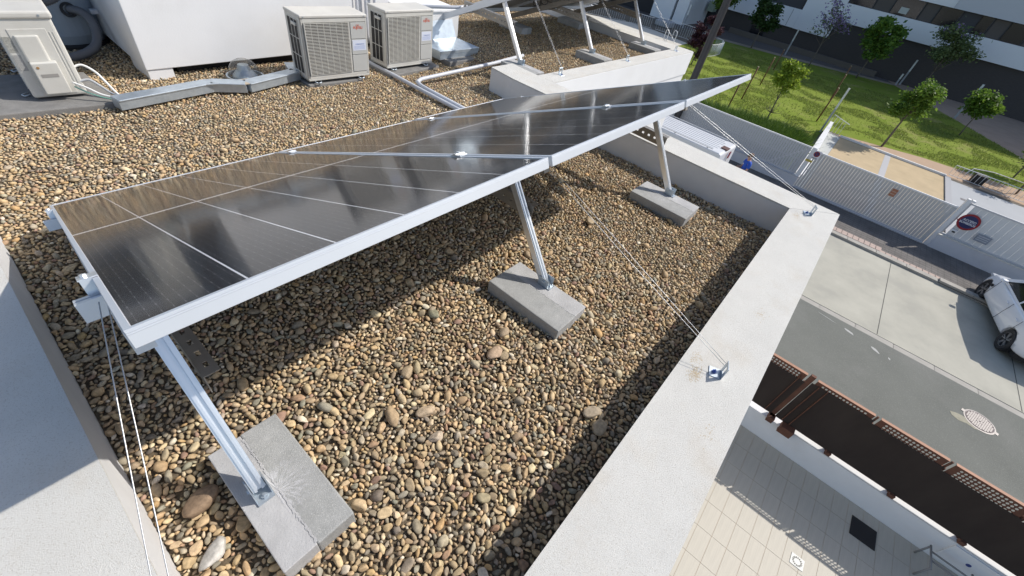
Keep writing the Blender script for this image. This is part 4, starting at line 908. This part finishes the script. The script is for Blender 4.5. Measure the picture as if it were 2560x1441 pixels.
# grass blades: tufts over the nearer part of the lawn
def tufts(name, label, n, region, hmin, hmax, m, seed, cat='grass', wdt=.02, clump=None):
    rs = np.random.RandomState(seed); xs = []; 
    while len(xs) < n:
        x = rs.uniform(region[0], region[1]); y = rs.uniform(region[2], region[3])
        if clump and noise.noise((x * clump, y * clump, seed)) < -.05 and rs.rand() < .9: continue
        if region[4](x, y): xs.append((x, y))
    xs = np.array(xs); a = rs.rand(n) * 6.283; h = rs.uniform(hmin, hmax, n); le = rs.normal(size=(n, 2)) * h[:, None] * .45
    V = np.zeros((n, 3, 3)); w_ = wdt * (0.6 + rs.rand(n)); z0 = region[5]
    V[:, 0, 0] = xs[:, 0] - np.cos(a) * w_; V[:, 0, 1] = xs[:, 1] - np.sin(a) * w_; V[:, 1, 0] = xs[:, 0] + np.cos(a) * w_; V[:, 1, 1] = xs[:, 1] + np.sin(a) * w_
    V[:, 0, 2] = V[:, 1, 2] = z0; V[:, 2, 0] = xs[:, 0] + le[:, 0]; V[:, 2, 1] = xs[:, 1] + le[:, 1]; V[:, 2, 2] = z0 + h
    me = bpy.data.meshes.new(name); me.vertices.add(n * 3); me.vertices.foreach_set('co', V.astype(np.float32).ravel()); me.loops.add(n * 3); me.loops.foreach_set('vertex_index', np.arange(n * 3, dtype=np.int32)); me.polygons.add(n); me.polygons.foreach_set('loop_start', np.arange(0, n * 3, 3, dtype=np.int32)); me.polygons.foreach_set('loop_total', np.full(n, 3, np.int32)); me.update(calc_edges=True); me.materials.append(m)
    o = bpy.data.objects.new(name, me); C.objects.link(o); tag(o, label, cat, kind='stuff'); return o
def leafmat(name, col, col2, trans=.35):
    m = bpy.data.materials.new(name); m.use_nodes = True; n = m.node_tree.nodes; l = m.node_tree.links; p = n['Principled BSDF']; o = n['Material Output']
    g = n.new('ShaderNodeNewGeometry'); mx = n.new('ShaderNodeMix'); mx.data_type = 'RGBA'; mx.inputs[6].default_value = (*col, 1); mx.inputs[7].default_value = (*col2, 1); l.new(g.outputs['Random Per Island'], mx.inputs[0])
    l.new(mx.outputs[2], p.inputs['Base Color']); p.inputs['Roughness'].default_value = .55; p.inputs['Specular IOR Level'].default_value = .3
    t = n.new('ShaderNodeBsdfTranslucent'); l.new(mx.outputs[2], t.inputs[0]); ms = n.new('ShaderNodeMixShader'); ms.inputs[0].default_value = trans; l.new(p.outputs[0], ms.inputs[1]); l.new(t.outputs[0], ms.inputs[2]); l.new(ms.outputs[0], o.inputs['Surface']); return m
gb = leafmat('grass_blade', (.20, .26, .045), (.30, .33, .09), .25)
tufts('grass', 'bright green grass of the park lawn', 90000, (22.2, 53, -14, 12.5, lambda x, y: (y > -1.6 or (x > 35.0 + max(0, (-y - 2)) * .12)) and x < 53 - abs(y) * .1 and not (y < -6.9 and x > 44.5 + (y + 13.4) * 1.65), ZS - .03), .04, .12, gb, 11, clump=.5)
# hedge
hm = leafmat('hedge_leaf', (.04, .095, .012), (.16, .25, .035), .25)
tufts('hedge', 'dense dark green hedge behind the slatted fence', 70000, (23.4, 26.8, -1.15, 5, lambda x, y: x < 26.8 - max(0, y) * .45, ZS), .55, 1.2, hm, 12, 'hedge', .05)

def tree(name, label, x, y, h, crown_r, crown_h, leaves, lm, seed, trunk_r=.05, lean=(0, 0), leafsize=.11, z0=ZS, bare=0, group='young trees in the park', flowers=None, nb=7, squash=1.0, trunk_frac=.5):
    rs = random.Random(seed); t = thing(name, label, 'tree', (x, y, z0), group=group); bark = mat('bark', (.17, .14, .11), .9, var=.3, vscale=10)
    ch = h - crown_h; m = MB(); pts = [(lean[0] * u * h + .04 * math.sin(u * 5 + seed), lean[1] * u * h + .03 * math.cos(u * 6 + seed), u * (ch + crown_h * .55)) for u in np.linspace(0, 1, 9)]
    m.tube(pts, trunk_r, 7, rs=[trunk_r * (1 - .65 * u) for u in np.linspace(0, 1, 9)])
    top = Vector(pts[-1]); tips = []
    for k in range(nb + bare):
        a = 2.4 * k + rs.random(); s0 = .35 + .6 * rs.random() if k < nb else .25 + .1 * rs.random(); p0 = Vector(pts[int(s0 * 8)]); ln = crown_r * rs.uniform(.45, .78)
        if k < nb: p0 = Vector((p0.x, p0.y, max(p0.z, ch * .8)))
        e = p0 + Vector((math.cos(a) * ln, math.sin(a) * ln, crown_h * rs.uniform(.25, .65) if k < nb else rs.uniform(.1, .5)))
        mid = p0.lerp(e, .5) + Vector((0, 0, -.05 * ln)); m.tube([p0, mid, e], trunk_r * .3, 5, rs=[trunk_r * .38, trunk_r * .25, trunk_r * .1]); (tips if k < nb else []).append(e)
        for q in range(3):
            e2 = e + Vector((rs.uniform(-1, 1), rs.uniform(-1, 1), rs.uniform(.0, .8))) * ln * .4; m.tube([mid.lerp(e, .5), e2], trunk_r * .1, 4); (tips if k < nb else []).append(e2)
    m.build('trunk', bark, t)
    cl = [Vector((rs.uniform(-.62, .62) * crown_r, rs.uniform(-.62, .62) * crown_r, ch + crown_h * (.08 + .84 * rs.random()))) + Vector((top.x, top.y, 0)) for _ in range(9)] + tips
    def leafset(nm, n, mt, filt=None, size=leafsize):
        L = MB(); V = []; F = []
        for k in range(n):
            c = rs.choice(cl); s = crown_r * .17
            p = c + Vector((rs.gauss(0, s), rs.gauss(0, s), rs.gauss(0, s * .75 * squash)))
            if filt and not filt(p): continue
            d = Vector((rs.gauss(0, 1), rs.gauss(0, 1), rs.gauss(0, .5) - .2)).normalized(); u = d.orthogonal().normalized(); u.rotate(Matrix.Rotation(rs.random() * 6.28, 3, d)); sz = size * rs.uniform(.75, 1.6); b = len(V)
            V += [p, p + d * sz * .5 + u * sz * .28, p + d * sz, p + d * sz * .5 - u * sz * .28]; F.append((b, b + 1, b + 2, b + 3))
        L.add(V, F); return tag(L.build(nm, mt, t), kind='stuff')
    leafset('crown', leaves, lm)
    if flowers: leafset('blossom', flowers[0], flowers[1], lambda p: p.z > ch + crown_h * flowers[2], leafsize * .9)
    return t
l1 = leafmat('fresh_leaf', (.20, .30, .03), (.34, .42, .06), .45); l2 = leafmat('green_leaf', (.08, .16, .024), (.18, .28, .04), .45); l3 = leafmat('dark_leaf', (.02, .05, .012), (.05, .10, .02)); l4 = leafmat('feathery_leaf', (.10, .15, .06), (.20, .25, .10)); jac = leafmat('lilac_blossom', (.25, .18, .40), (.38, .30, .52)); plum = leafmat('purple_leaf', (.045, .015, .025), (.10, .04, .05), .2)
tree('young_tree', 'small tree with bright yellow green leaves rising from the hedge', 29.8, 1.15, 3.35, .75, 1.75, 3600, l1, 21, bare=10, leafsize=.14)
tree('young_tree', 'small dense tree on a bare trunk beside the sandy courtyard', 34.5, -4.9, 3.8, 1.05, 1.9, 5200, l2, 22, leafsize=.15, trunk_r=.07, lean=(.02, -.03))
tree('young_tree', 'loose leafy tree behind the park lamp on the right', 45.8, -9.2, 3.05, 1.15, 1.45, 3400, l2, 23, leafsize=.19)
tree('young_tree', 'sparse tree at the right edge of the lawn', 38.5, -11.9, 3.0, 1.2, 1.6, 2600, l2, 24, leafsize=.15)
tree('young_tree', 'drooping sparse tree at the right edge, behind the railing', 34.9, -11.7, 2.6, .9, 1.4, 1800, l4, 30, leafsize=.13)
tree('young_tree', 'dark compact tree in the shade left of the first white lamp', 54.8, 9.35, 4.0, 1.45, 2.2, 3800, l3, 25, leafsize=.24, trunk_r=.07)
tree('young_tree', 'green tree with sunlit tips in front of the white facade band', 57.0, -.7, 4.5, 1.45, 2.7, 4600, leafmat('glossy_leaf', (.05, .13, .02), (.20, .32, .05)), 26, leafsize=.26, trunk_r=.08)
tree('flowering_tree', 'thin tree with few leaves and lilac blossom left of the green tree', 54.9, 3.5, 5.2, 1.6, 2.9, 500, l4, 27, leafsize=.18, trunk_r=.06, flowers=(900, jac, .3), nb=12)
tree('flowering_tree', 'feathery tree with lilac blossom on top at the right', 58.0, -5.9, 6.0, 1.8, 3.4, 4200, l4, 28, leafsize=.20, trunk_r=.08, flowers=(800, jac, .72))
tree('young_tree', 'tree partly hidden behind the dark steel pole', 57.0, 14.4, 4.4, 1.4, 1.9, 1800, l2, 29, leafsize=.22, trunk_r=.06)
tree('ornamental_plum', 'purple leaved shrub behind the corner of the far parapet', 38.0, 9.3, 2.75, .85, 2.3, 3800, plum, 31, leafsize=.16, group=None)
# lamps, stakes
def lamp_post(label, x, y, h, r_=.055):
    t = thing('park_lamp', label, 'lamp post', (x, y, ZS), group='thin pale lamp posts in the park'); MB().box(-r_, r_, -r_, r_, 0, h * .55).build('shaft', mat('lamp_grey', (.34, .36, .38), .5), t); MB().box(-r_, r_, -r_, r_, h * .55, h).build('light_head', mat('lamp_white', (.66, .68, .66), .4), t); MB().box(-r_ * 1.1, r_ * 1.1, -r_ * 1.1, r_ * 1.1, h, h + .02).build('cap', slat_m, t)
lamp_post('pale square lamp post behind the end of the side wall', 32.5, -1.62, 2.55, .05); lamp_post('pale lamp post at the edge of the brown path on the right', 52.2, -9.0, 2.68, .07)
lamp_post('pale lamp post at the dark end of the path, in front of the brick wall', 57.3, 6.4, 2.35, .06); lamp_post('pale lamp post between the two flowering trees', 61.0, -4.3, 2.3, .07); lamp_post('pale lamp post beside the entrance, left of the dark pole', 53.6, 16.8, 2.2, .06); lamp_post('short pale post next to the lamp by the path corner', 60.4, -4.0, 1.0, .07)
def stake(label, x, y, h, lean):
    t = thing('wooden_stake', label, 'stake', (x, y, ZS), group='brown wooden stakes in the lawn'); MB().tube([(0, 0, 0), (lean[0], lean[1], h)], .045, 7).build('shaft', mat('stake_wood', (.20, .10, .045), .85, var=.3, vscale=6), t); MB().tube([(lean[0], lean[1], h), (lean[0], lean[1], h + .03)], .05, 8).build('top_cap', mat('stake_top', (.5, .42, .3), .8), t)
stake('wooden stake in the lawn nearest to the tip of the front panels', 29.2, 3.35, 1.75, (.05, 0)); stake('wooden stake second from the tip of the front panels', 33.3, 3.65, 2.0, (.05, 0)); stake('wooden stake third from the tip of the front panels', 39.2, 4.05, 1.95, (.05, 0)); stake('wooden stake farthest back beside the shaded path', 47.0, 5.0, 1.6, (.05, 0))
stake('wooden stake leaning in the middle of the lawn, nearer one of three', 34.7, -1.0, 2.07, (.03, -.03)); stake('tall wooden stake behind the leaning one in the middle of the lawn', 42.7, -.56, 1.8, (.03, .02)); stake('farthest of the three tall stakes in the middle of the lawn', 48.8, -.22, 1.7, (.03, .04))

# ------------------------------------------------------------------ tall steel pole
po = thing('steel_pole', 'thick dark grey steel pole rising from the pavement past the far panels', 'pole', (21.55, 3.72, ZS))
MB().lathe([(0, 0), (.26, 0), (.26, .02), (0, .02)], 24).build('base_plate', mat('pole_paint', (.055, .052, .056), .45, .2, var=.15, vscale=2), po)
MB().lathe([(.165, .02), (.150, 6), (.13, 11)], 28).build('pole_tube', MATS['pole_paint'], po)

# ------------------------------------------------------------------ buildings across the park
brick = mat('dark_brick_wall', (.075, .066, .062), .85, var=.2, vscale=3, stretch=(1, 1, 6)); wband = mat('white_facade_band', (.82, .83, .85), .8, var=.03, vscale=.5)
dglass = mat('dark_window_glass', (.010, .011, .016), .12, spec=.6); frame_d = mat('brown_shutter', (.10, .085, .075), .7); grey_d = mat('grey_shutter', (.055, .055, .06), .7)
bb = thing('apartment_building', 'long modern block with white bands and dark brick base behind the park', 'building', (62, 0, ZS))
MB().box(62.0, 80, -60, 19.5, ZS - .1, 14).build('brick_wall', brick, bb, world=True)
MB().box(61.72, 62.0, 7.8, 30, -3.84, -2.14).build('white_band', wband, bb, world=True)
MB().box(61.70, 62.0, 4.15, 7.79, -3.86, 2.3).build('white_pier', wband, bb, world=True)
MB().box(61.72, 62.0, -45, 4.14, -2.25, -.66).build('white_band', wband, bb, world=True)
MB().box(61.72, 62.0, -4.1, 4.14, .80, 2.35).build('white_band', wband, bb, world=True)
MB().box(61.60, 62.0, -45, -4.11, .80, 5.4).build('white_band', mat('grey_white_band', (.56, .58, .62), .8), bb, world=True)
for z0, z1 in ((4.1, 5.6), (7.3, 8.8), (10.2, 11.4)): MB().box(61.72, 62.0, -4.09, 30, z0, z1).build('white_band', wband, bb, world=True)
for z0, z1 in ((7.3, 8.8), (10.2, 11.4)): MB().box(61.72, 62.0, -45, -4.1, z0, z1).build('white_band', wband, bb, world=True)
MB().box(61.80, 62.0, -.4, -.36, -2.25, -.66).build('band_seam', grey_d, bb, world=True) ; 
for y in (-5.4, 8.6): MB().box(61.705, 61.72, y, y + .03, -3.8 if y > 0 else -2.24, -2.2 if y > 0 else -.68).build('band_joint', jm, bb, world=True)
def window(y0, y1, z0, z1, m, x=61.93):
    t = MB().box(x, x + .06, y0, y1, z0, z1).build('window', dglass if m is None else m, bb, world=True)
    f = MB(); f.box(x - .03, x, y0 - .03, y0 + .04, z0, z1); f.build('window_frame', grey_d, t).data.transform(bb.matrix_basis.inverted()); return t
for y0, y1, m in ((3.9, 1.9, None), (1.8, .4, frame_d), (.3, -2.0, None), (-2.1, -3.2, frame_d), (-3.3, -5.0, None), (-5.1, -6.4, grey_d), (-6.5, -7.4, None), (-7.5, -8.6, frame_d), (-8.7, -10.2, None), (-10.3, -11.4, frame_d), (-11.5, -13.5, None), (-13.6, -15, grey_d), (-15.1, -18, None)):
    window(y1, y0, -.62, .76, m)
for y0, y1 in ((24, 20.5), (20.3, 14.5), (14.3, 11.5), (11.3, 8.0)): window(y1, y0, -2.1, .2, None if y0 > 15 else grey_d)
for y0, y1 in ((18.5, 16.5), (12, 10.4)): window(y1, y0, -5.6, -4.2, dglass)
tag(MB().box(61.50, 61.56, -1.05, -.35, -.45, .05).build('window_notice', mat('pale_sign', (.50, .52, .48), .6), bb, world=True))
MB().box(60.9, 61.3, -1.9, 14, ZS - .02, ZS + .5).build('planter_kerb', mat('kerb_dark', (.14, .12, .10), .9), bb, world=True)
b2 = thing('entrance_building', 'white wall with a dark doorway at the left end of the long block', 'building', (55, 21, ZS))
MB().box(55, 62, 19.2, 21.7, ZS, -1.0).build('white_wall', wband, b2, world=True); MB().box(55.0, 62, 17.6, 18.9, ZS, -1.0).build('white_wall', wband, b2, world=True); MB().box(55.6, 62, 18.91, 19.19, ZS, -1.0).build('doorway', black, b2, world=True)
MB().box(56.5, 62, 21.71, 60, ZS, 6).build('dark_wall', mat('dark_facade', (.035, .033, .036), .8), b2, world=True); MB().box(55.2, 56.5, 21.71, 60, -1.0, -.2).build('white_band', wband, b2, world=True)
MB().box(60.4, 61.7, 16.6, 17.3, -4.4, -3.4).build('matte_sign_plate', mat('pale_green_plate', (.30, .36, .28), .6), b2, world=True)  # matte pale green sign plate
tag(MB().box(50.1, 51.6, 17.0, 18.7, ZS, ZS + .55).build('covered_bench', mat('pale_cover', (.35, .36, .38), .6), bevel=.1), 'pale covered box on the dark paving behind the white railing', 'box')
railing('railing', 'long white railing bordering the pale terrace, stepping down the slope', [(42.6, 30, ZS), (43.9, 23.4, ZS), (46.4, 20.2, ZS)], .95, .22)
railing('railing', 'white railing between the pale terrace and the entrance, middle part', [(46.5, 19.8, ZS), (46.9, 17.4, ZS + .02)], .98, .22)
railing('railing', 'white railing beside the purple shrub, ending in a curve at the lawn', [(46.9, 17.0, ZS + .05), (47.3, 13.8, ZS + .05), (46.7, 11.6, ZS + .05)], 1.15, .22)
cr = railing('railing', 'curved white railing end standing on the lawn behind the dark pole', [(47.0, 10.8, ZS), (46.7, 10.2, ZS), (45.6, 9.65, ZS), (43.9, 9.6, ZS), (42.7, 9.75, ZS)], 1.0, .12)
for k, (x, lb) in enumerate(((43.6, 'bent metal bike hoop on the pale terrace, left one'), (44.3, 'bent metal bike hoop on the pale terrace, right one'))):
    t = thing('bike_hoop', lb, 'bike rack', (x, 14.2 - k * .5, ZS), group='bent metal bike hoops'); MB().tube([(0, 0, 0), (0, 0, .7), (.1, .1, .85), (.6, .5, .85), (.7, .6, .7), (.7, .6, 0)], .03, 6).build('hoop', fence_w, t)

# ------------------------------------------------------------------ van
vanw = mat('van_paint', (.72, .73, .75), .3, coat=.5, spec=.5); vr = -.05
van = thing('delivery_van', 'white delivery van with ribbed roof parked by the slatted fence', 'van', (16.45, -.02, ZS), -R(90) + .10)
# local x = forward (world +Y side), built along +x from the rear
van.rotation_euler = (0, 0, R(90) - .04); van.matrix_basis = Matrix.Translation((16.58, -.08, ZS)) @ Matrix.Rotation(R(90) - .04, 4, 'Z')
prof = [(0, .30), (0, 1.1), (.05, 2.0), (.12, 2.05), (4.3, 2.05), (4.9, 1.75), (5.4, 1.15), (6.0, .98), (6.15, .55), (6.1, .3)]
m = MB(); hw = .80
def vsec(p, hwid): return [Vector((p[0], s * hwid, p[1])) for s in (-1, 1)]
poly = [(p[0], p[1]) for p in prof]; mm_ = Matrix(((1, 0, 0, 0), (0, 0, 1, 0), (0, 1, 0, 0), (0, 0, 0, 1)))
MB().prism(poly, -hw, hw, mm_).build('body', vanw, van, bevel=.05, seg=3)
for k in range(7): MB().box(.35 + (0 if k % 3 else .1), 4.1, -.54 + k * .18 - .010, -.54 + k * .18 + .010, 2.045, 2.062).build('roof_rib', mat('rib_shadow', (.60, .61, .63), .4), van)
MB().box(-.012, .0, -.005, .005, .5, 1.9).build('door_seam', black, van); MB().box(-.02, 0, -.6, .6, 1.02, 1.05).build('door_trim', mat('grey_plastic', (.2, .2, .2), .6), van)
MB().box(.05, .30, -.05, .25, 2.055, 2.085).build('roof_vent', mat('rust_dark', (.10, .05, .045), .7), van); MB().box(-.03, .0, -.10, .02, 1.75, 1.98).build('rear_light', mat('dark_red_lens', (.2, .02, .02), .3), van)
for s in (-1, 1):
    for x in (.9, 4.9): MB().lathe([(0, -.1), (.33, -.1), (.33, .1), (0, .1)], 24, m=Matrix.Translation((x, s * .74, .33)) @ Matrix.Rotation(R(90), 4, 'X')).build('wheel', rubber, van)
    MB().box(.4, 4.0, s * .76 - .015, s * .76 + .015, 2.08, 2.10).build('roof_rail', slat_m, van)
    for x in (.6, 1.9, 3.2): MB().box(x - .02, x + .02, s * .76 - .02, s * .76 + .02, 2.04, 2.08).build('rail_foot', slat_m, van)

# ------------------------------------------------------------------ car
carm = mat('white_car_paint', (.80, .81, .83), .22, coat=.8); cgl = mat('car_window_glass', (.012, .014, .016), .08, spec=.7)
car = thing('parked_car', 'white hatchback parked nose to the kerb at the right edge', 'car', (17.82, -10.15, ZS), .139)
car.scale = (1.055, 1.055, 1.055); car.matrix_basis = Matrix.Translation((17.82, -10.17, ZS)) @ Matrix.Rotation(.139, 4, 'Z') @ Matrix.Scale(1.055, 4)
def carbody():
    # stations along x (rear -2.1 .. front 2.1): half width at sill, belt, height of belt; roof separately
    st = [(-2.12, .55, .62, .45, .80), (-2.05, .72, .76, .28, .93), (-1.6, .84, .82, .22, .98), (-.8, .87, .84, .20, .97), (0, .88, .84, .20, .95), (.9, .88, .83, .20, .93), (1.35, .86, .80, .22, .90), (1.8, .80, .72, .25, .78), (2.05, .66, .58, .32, .66), (2.13, .45, .40, .42, .58)]
    V = []; F = []; K = 12
    for x, ws, wb, zl, zb in st:
        ring = [(-ws * .9, zl), (-ws, zl + .10), (-ws * 1.01, zl + (zb - zl) * .55), (-wb, zb - .04), (-wb * .93, zb), (-wb * .5, zb + .03), (wb * .5, zb + .03), (wb * .93, zb), (wb, zb - .04), (ws * 1.01, zl + (zb - zl) * .55), (ws, zl + .10), (ws * .9, zl)]
        V += [(x, a, b) for a, b in ring]
    n = len(st)
    for i in range(n - 1):
        for k in range(K): F.append((i * K + k, i * K + (k + 1) % K, (i + 1) * K + (k + 1) % K, (i + 1) * K + k))
    F.append(tuple(range(K - 1, -1, -1))); F.append(tuple((n - 1) * K + k for k in range(K)))
    mb = MB(); mb.add(V, F, True); return mb
cb = carbody().build('body', carm, car)
sub = cb.modifiers.new('s', 'SUBSURF'); sub.levels = 2; sub.render_levels = 2
# wheel arch cuts
for sx in (-1.36, 1.38):
    cut = MB(); cut.lathe([(0, -1.2), (.352, -1.2), (.352, 1.2), (0, 1.2)], 28, m=Matrix.Translation((sx, 0, .33)) @ Matrix.Rotation(R(90), 4, 'X')); co = cut.build('cut', None)
    bm = cb.modifiers.new('cut', 'BOOLEAN'); bm.object = co; bm.operation = 'DIFFERENCE'; co.parent = car; 
    bpy.context.view_layer.update()
dg = bpy.context.evaluated_depsgraph_get(); me = bpy.data.meshes.new_from_object(cb.evaluated_get(dg)); cb.modifiers.clear(); cb.data = me
for o in [o for o in bpy.data.objects if o.name.startswith('cut')]: bpy.data.objects.remove(o)
# greenhouse
g0 = [(-1.85, .95), (-1.45, 1.36), (-.6, 1.44), (.2, 1.42), (.55, 1.34), (1.15, .93)]
def loft(prof, w0, w1, m_, nm, smooth_=True):
    V = []; 
    for x, z in prof:
        u = (z - .93) / .51; wv = w0 + (w1 - w0) * u; V += [(x, -wv, z), (x, wv, z)]
    F = [(2 * i, 2 * i + 1, 2 * i + 3, 2 * i + 2) for i in range(len(prof) - 1)]; F += [tuple(2 * i for i in range(len(prof)))[::-1], tuple(2 * i + 1 for i in range(len(prof)))]
    mb = MB(); mb.add(V, F); return mb.build(nm, m_, car, bevel=.05, seg=3)
loft(g0, .80, .58, carm, 'roof')
for s in (-1, 1):
    def sw(pts, nm='side_window'):
        V = []
        for x, z in pts:
            u = (z - .93) / .51; wv = (.80 + (.58 - .80) * u) * s; V += [(x, wv + s * .004, z), (x, wv - s * .01, z)]
        n = len(pts); F = [tuple(2 * i for i in range(n)), tuple(2 * i + 1 for i in range(n))[::-1]] + [(2 * i, 2 * ((i + 1) % n), 2 * ((i + 1) % n) + 1, 2 * i + 1) for i in range(n)]; mb = MB(); mb.add(V, F); mb.build(nm, cgl, car)
    sw([(.90, .99), (.48, 1.28), (-.25, 1.35), (-.30, .99)]); sw([(-.38, .99), (-.34, 1.35), (-1.05, 1.35), (-1.20, .99)]); sw([(-1.28, .99), (-1.13, 1.33), (-1.35, 1.28), (-1.58, 1.0)])
    for x in (-1.36, 1.38):
        w_ = MB(); w_.lathe([(.21, -.10), (.30, -.11), (.325, -.08), (.325, .08), (.30, .11), (.21, .10)], 32, m=Matrix.Translation((x, s * .715, .325)) @ Matrix.Rotation(R(90), 4, 'X')); t_ = w_.build('tyre', rubber, car)
        r2 = MB(); r2.lathe([(.205, -.09), (.235, -.10), (.235, .10), (.205, .09)], 32, m=Matrix.Translation((x, s * .715, .325)) @ Matrix.Rotation(R(90), 4, 'X')); rim = mat('alloy_rim', (.38, .38, .39), .35, .7); r2.build('rim', rim, car)
        MB().lathe([(0, -.01), (.22, -.01), (.22, .01), (0, .01)], 24, m=Matrix.Translation((x, s * .715, .325)) @ Matrix.Rotation(R(90), 4, 'X')).build('brake_disc', mat('dark_brake', (.03, .03, .03), .5), car)
        for k in range(5):
            for e in (-.12, .12):
                a = k * 1.2566 + e; MB().bar((x + .03 * math.cos(a), s * .798, .325 + .03 * math.sin(a)), (x + .215 * math.cos(a + e * .4), s * .802, .325 + .215 * math.sin(a + e * .4)), .022, .02, (0, 1, 0)).build('rim_spoke', rim, car)
    MB().box(.74, .88, s * .90 - .08, s * .90 + .08, .97, 1.06).build('mirror', carm, car, bevel=.04, seg=3)
    for xa in (.98, -.33, -1.22): MB().bar((xa, s * .892, .28), (xa - .03, s * .862, .93), .007, .010, (0, 1, 0)).build('door_seam', mat('seam_dark', (.08, .08, .08), .6), car)
    for xa in (-.10, -1.02): MB().box(xa - .09, xa + .07, s * .878 - .012, s * .878 + .012, .80, .825).build('door_handle', carm, car, bevel=.008)
    MB().box(1.02, 1.12, s * .885 - .006, s * .885 + .006, .62, .70).build('side_badge', black, car)
    MB().box(-2.05, -1.80, s * .74 - .06, s * .74 + .06, .70, .82).build('tail_light', mat('dark_red_lens', (.2, .02, .02), .3), car, bevel=.03)
    MB().box(1.72, 2.00, s * .62 - .10, s * .62 + .10, .60, .70).build('headlight', mat('headlight_lens', (.5, .52, .54), .1), car, bevel=.03)
MB().prism([(.60, -.52), (1.12, -.70), (1.12, .70), (.60, .52)], 0, .008, Matrix(((1, 0, 0, 0), (0, 1, 0, 0), (-.70, 0, 1, 1.768), (0, 0, 0, 1)))).build('windscreen', cgl, car)
MB().box(-1.9, 1.85, -.68, .68, .17, .36).build('underbody', black, car)

# ------------------------------------------------------------------ person
pr_ = thing('person', 'person in a blue t-shirt and sunglasses holding a phone beside the van', 'person', (18.15, -.62, ZS), R(35))
def skin_body(name, verts, edges, radii, m_, parent, root=0, sub=2):
    me = bpy.data.meshes.new(name); me.from_pydata(verts, edges, []); o = bpy.data.objects.new(name, me); C.objects.link(o)
    sk = o.modifiers.new('skin', 'SKIN'); sk.use_smooth_shade = True
    for i, r_ in enumerate(radii): me.skin_vertices[0].data[i].radius = r_ if isinstance(r_, tuple) else (r_, r_)
    me.skin_vertices[0].data[root].use_root = True
    ss = o.modifiers.new('sub', 'SUBSURF'); ss.levels = sub; ss.render_levels = sub; dg = bpy.context.evaluated_depsgraph_get(); dg.update()
    m2 = bpy.data.meshes.new_from_object(o.evaluated_get(dg)); o.modifiers.clear(); o.data = m2; m2.materials.clear(); m2.materials.append(m_); m2.polygons.foreach_set('use_smooth', [True] * len(m2.polygons)); o.parent = parent; return o
skin_m = mat('skin', (.42, .24, .17), .55); shirt = mat('blue_shirt', (.015, .075, .42), .8); jeans = mat('dark_trousers', (.03, .035, .05), .85)
bv = [(0, 0, .95), (0, 0, 1.12), (0, .01, 1.30), (0, .01, 1.42), (0, .02, 1.50), (0, .045, 1.58), (0, .05, 1.67), (.19, .0, 1.41), (-.19, .0, 1.41), (.24, .03, 1.14), (-.24, .03, 1.14), (.13, .24, 1.10), (-.10, .25, 1.12), (.07, .30, 1.13), (-.05, .31, 1.14), (.10, 0, .90), (-.10, 0, .90), (.11, .02, .50), (-.12, .0, .50), (.11, -.02, .08), (-.13, -.03, .08), (.12, .12, .04), (-.14, .12, .04)]
be = [(0, 1), (1, 2), (2, 3), (3, 4), (4, 5), (5, 6), (3, 7), (3, 8), (7, 9), (8, 10), (9, 11), (10, 12), (11, 13), (12, 14), (0, 15), (0, 16), (15, 17), (16, 18), (17, 19), (18, 20), (19, 21), (20, 22)]
brd = [(.15, .11), (.14, .10), (.16, .11), (.12, .09), .055, .085, .072, .055, .055, .042, .042, .030, .030, .028, .028, .085, .085, .058, .058, .042, .042, .04, .035]
skin_body('body', bv, be, brd, skin_m, pr_)
sv = [(0, 0, .97), (0, 0, 1.12), (0, .01, 1.30), (0, .01, 1.42), (.19, .0, 1.41), (-.19, .0, 1.41), (.235, .025, 1.22), (-.235, .025, 1.22)]
skin_body('t_shirt', sv, [(0, 1), (1, 2), (2, 3), (3, 4), (3, 5), (4, 6), (5, 7)], [(.175, .135), (.165, .125), (.185, .13), (.125, .10), .075, .075, .065, .065], shirt, pr_)
skin_body('trousers', [(0, 0, .96), (.10, 0, .88), (-.10, 0, .88), (.11, .02, .50), (-.12, 0, .50), (.11, -.01, .12), (-.13, -.02, .12)], [(0, 1), (0, 2), (1, 3), (2, 4), (3, 5), (4, 6)], [(.17, .13), .10, .10, .075, .075, .06, .06], jeans, pr_)
MB().lathe([(.0, .105), (.05, .098), (.082, .07), (.094, .03), (.092, 0)], 18, (0, .03, 1.66)).build('hair', mat('short_hair', (.16, .10, .075), .8), pr_)
MB().bar((-.075, .125, 1.645), (.075, .125, 1.645), .03, .03).build('sunglasses', black, pr_, bevel=.008)
MB().tube([(0, .13, 1.63), (0, .15, 1.605), (0, .13, 1.60)], .012, 6).build('nose', skin_m, pr_)
MB().box(-.03, .03, -.006, .006, -.06, .06, Matrix.Translation((.01, .345, 1.18)) @ Matrix.Rotation(R(-40), 4, 'X')).build('phone', black, pr_)
for s, bx_ in ((1, .07), (-1, -.05)):
    for k in range(4): MB().tube([(bx_ - s * .0, .30, 1.145 - k * .014), (bx_ - s * .02, .335, 1.155 - k * .014), (bx_ - s * .045, .345, 1.16 - k * .014)], .0085, 5, rs=[.009, .0085, .007]).build('finger', skin_m, pr_)
    MB().tube([(bx_, .30, 1.16), (bx_ - s * .025, .32, 1.20)], .010, 5).build('thumb', skin_m, pr_)
MB().bar((.02, .138, 1.30), (.09, .132, 1.30), .05, .004, (0, 1, 0)).build('shirt_print', wl, pr_)
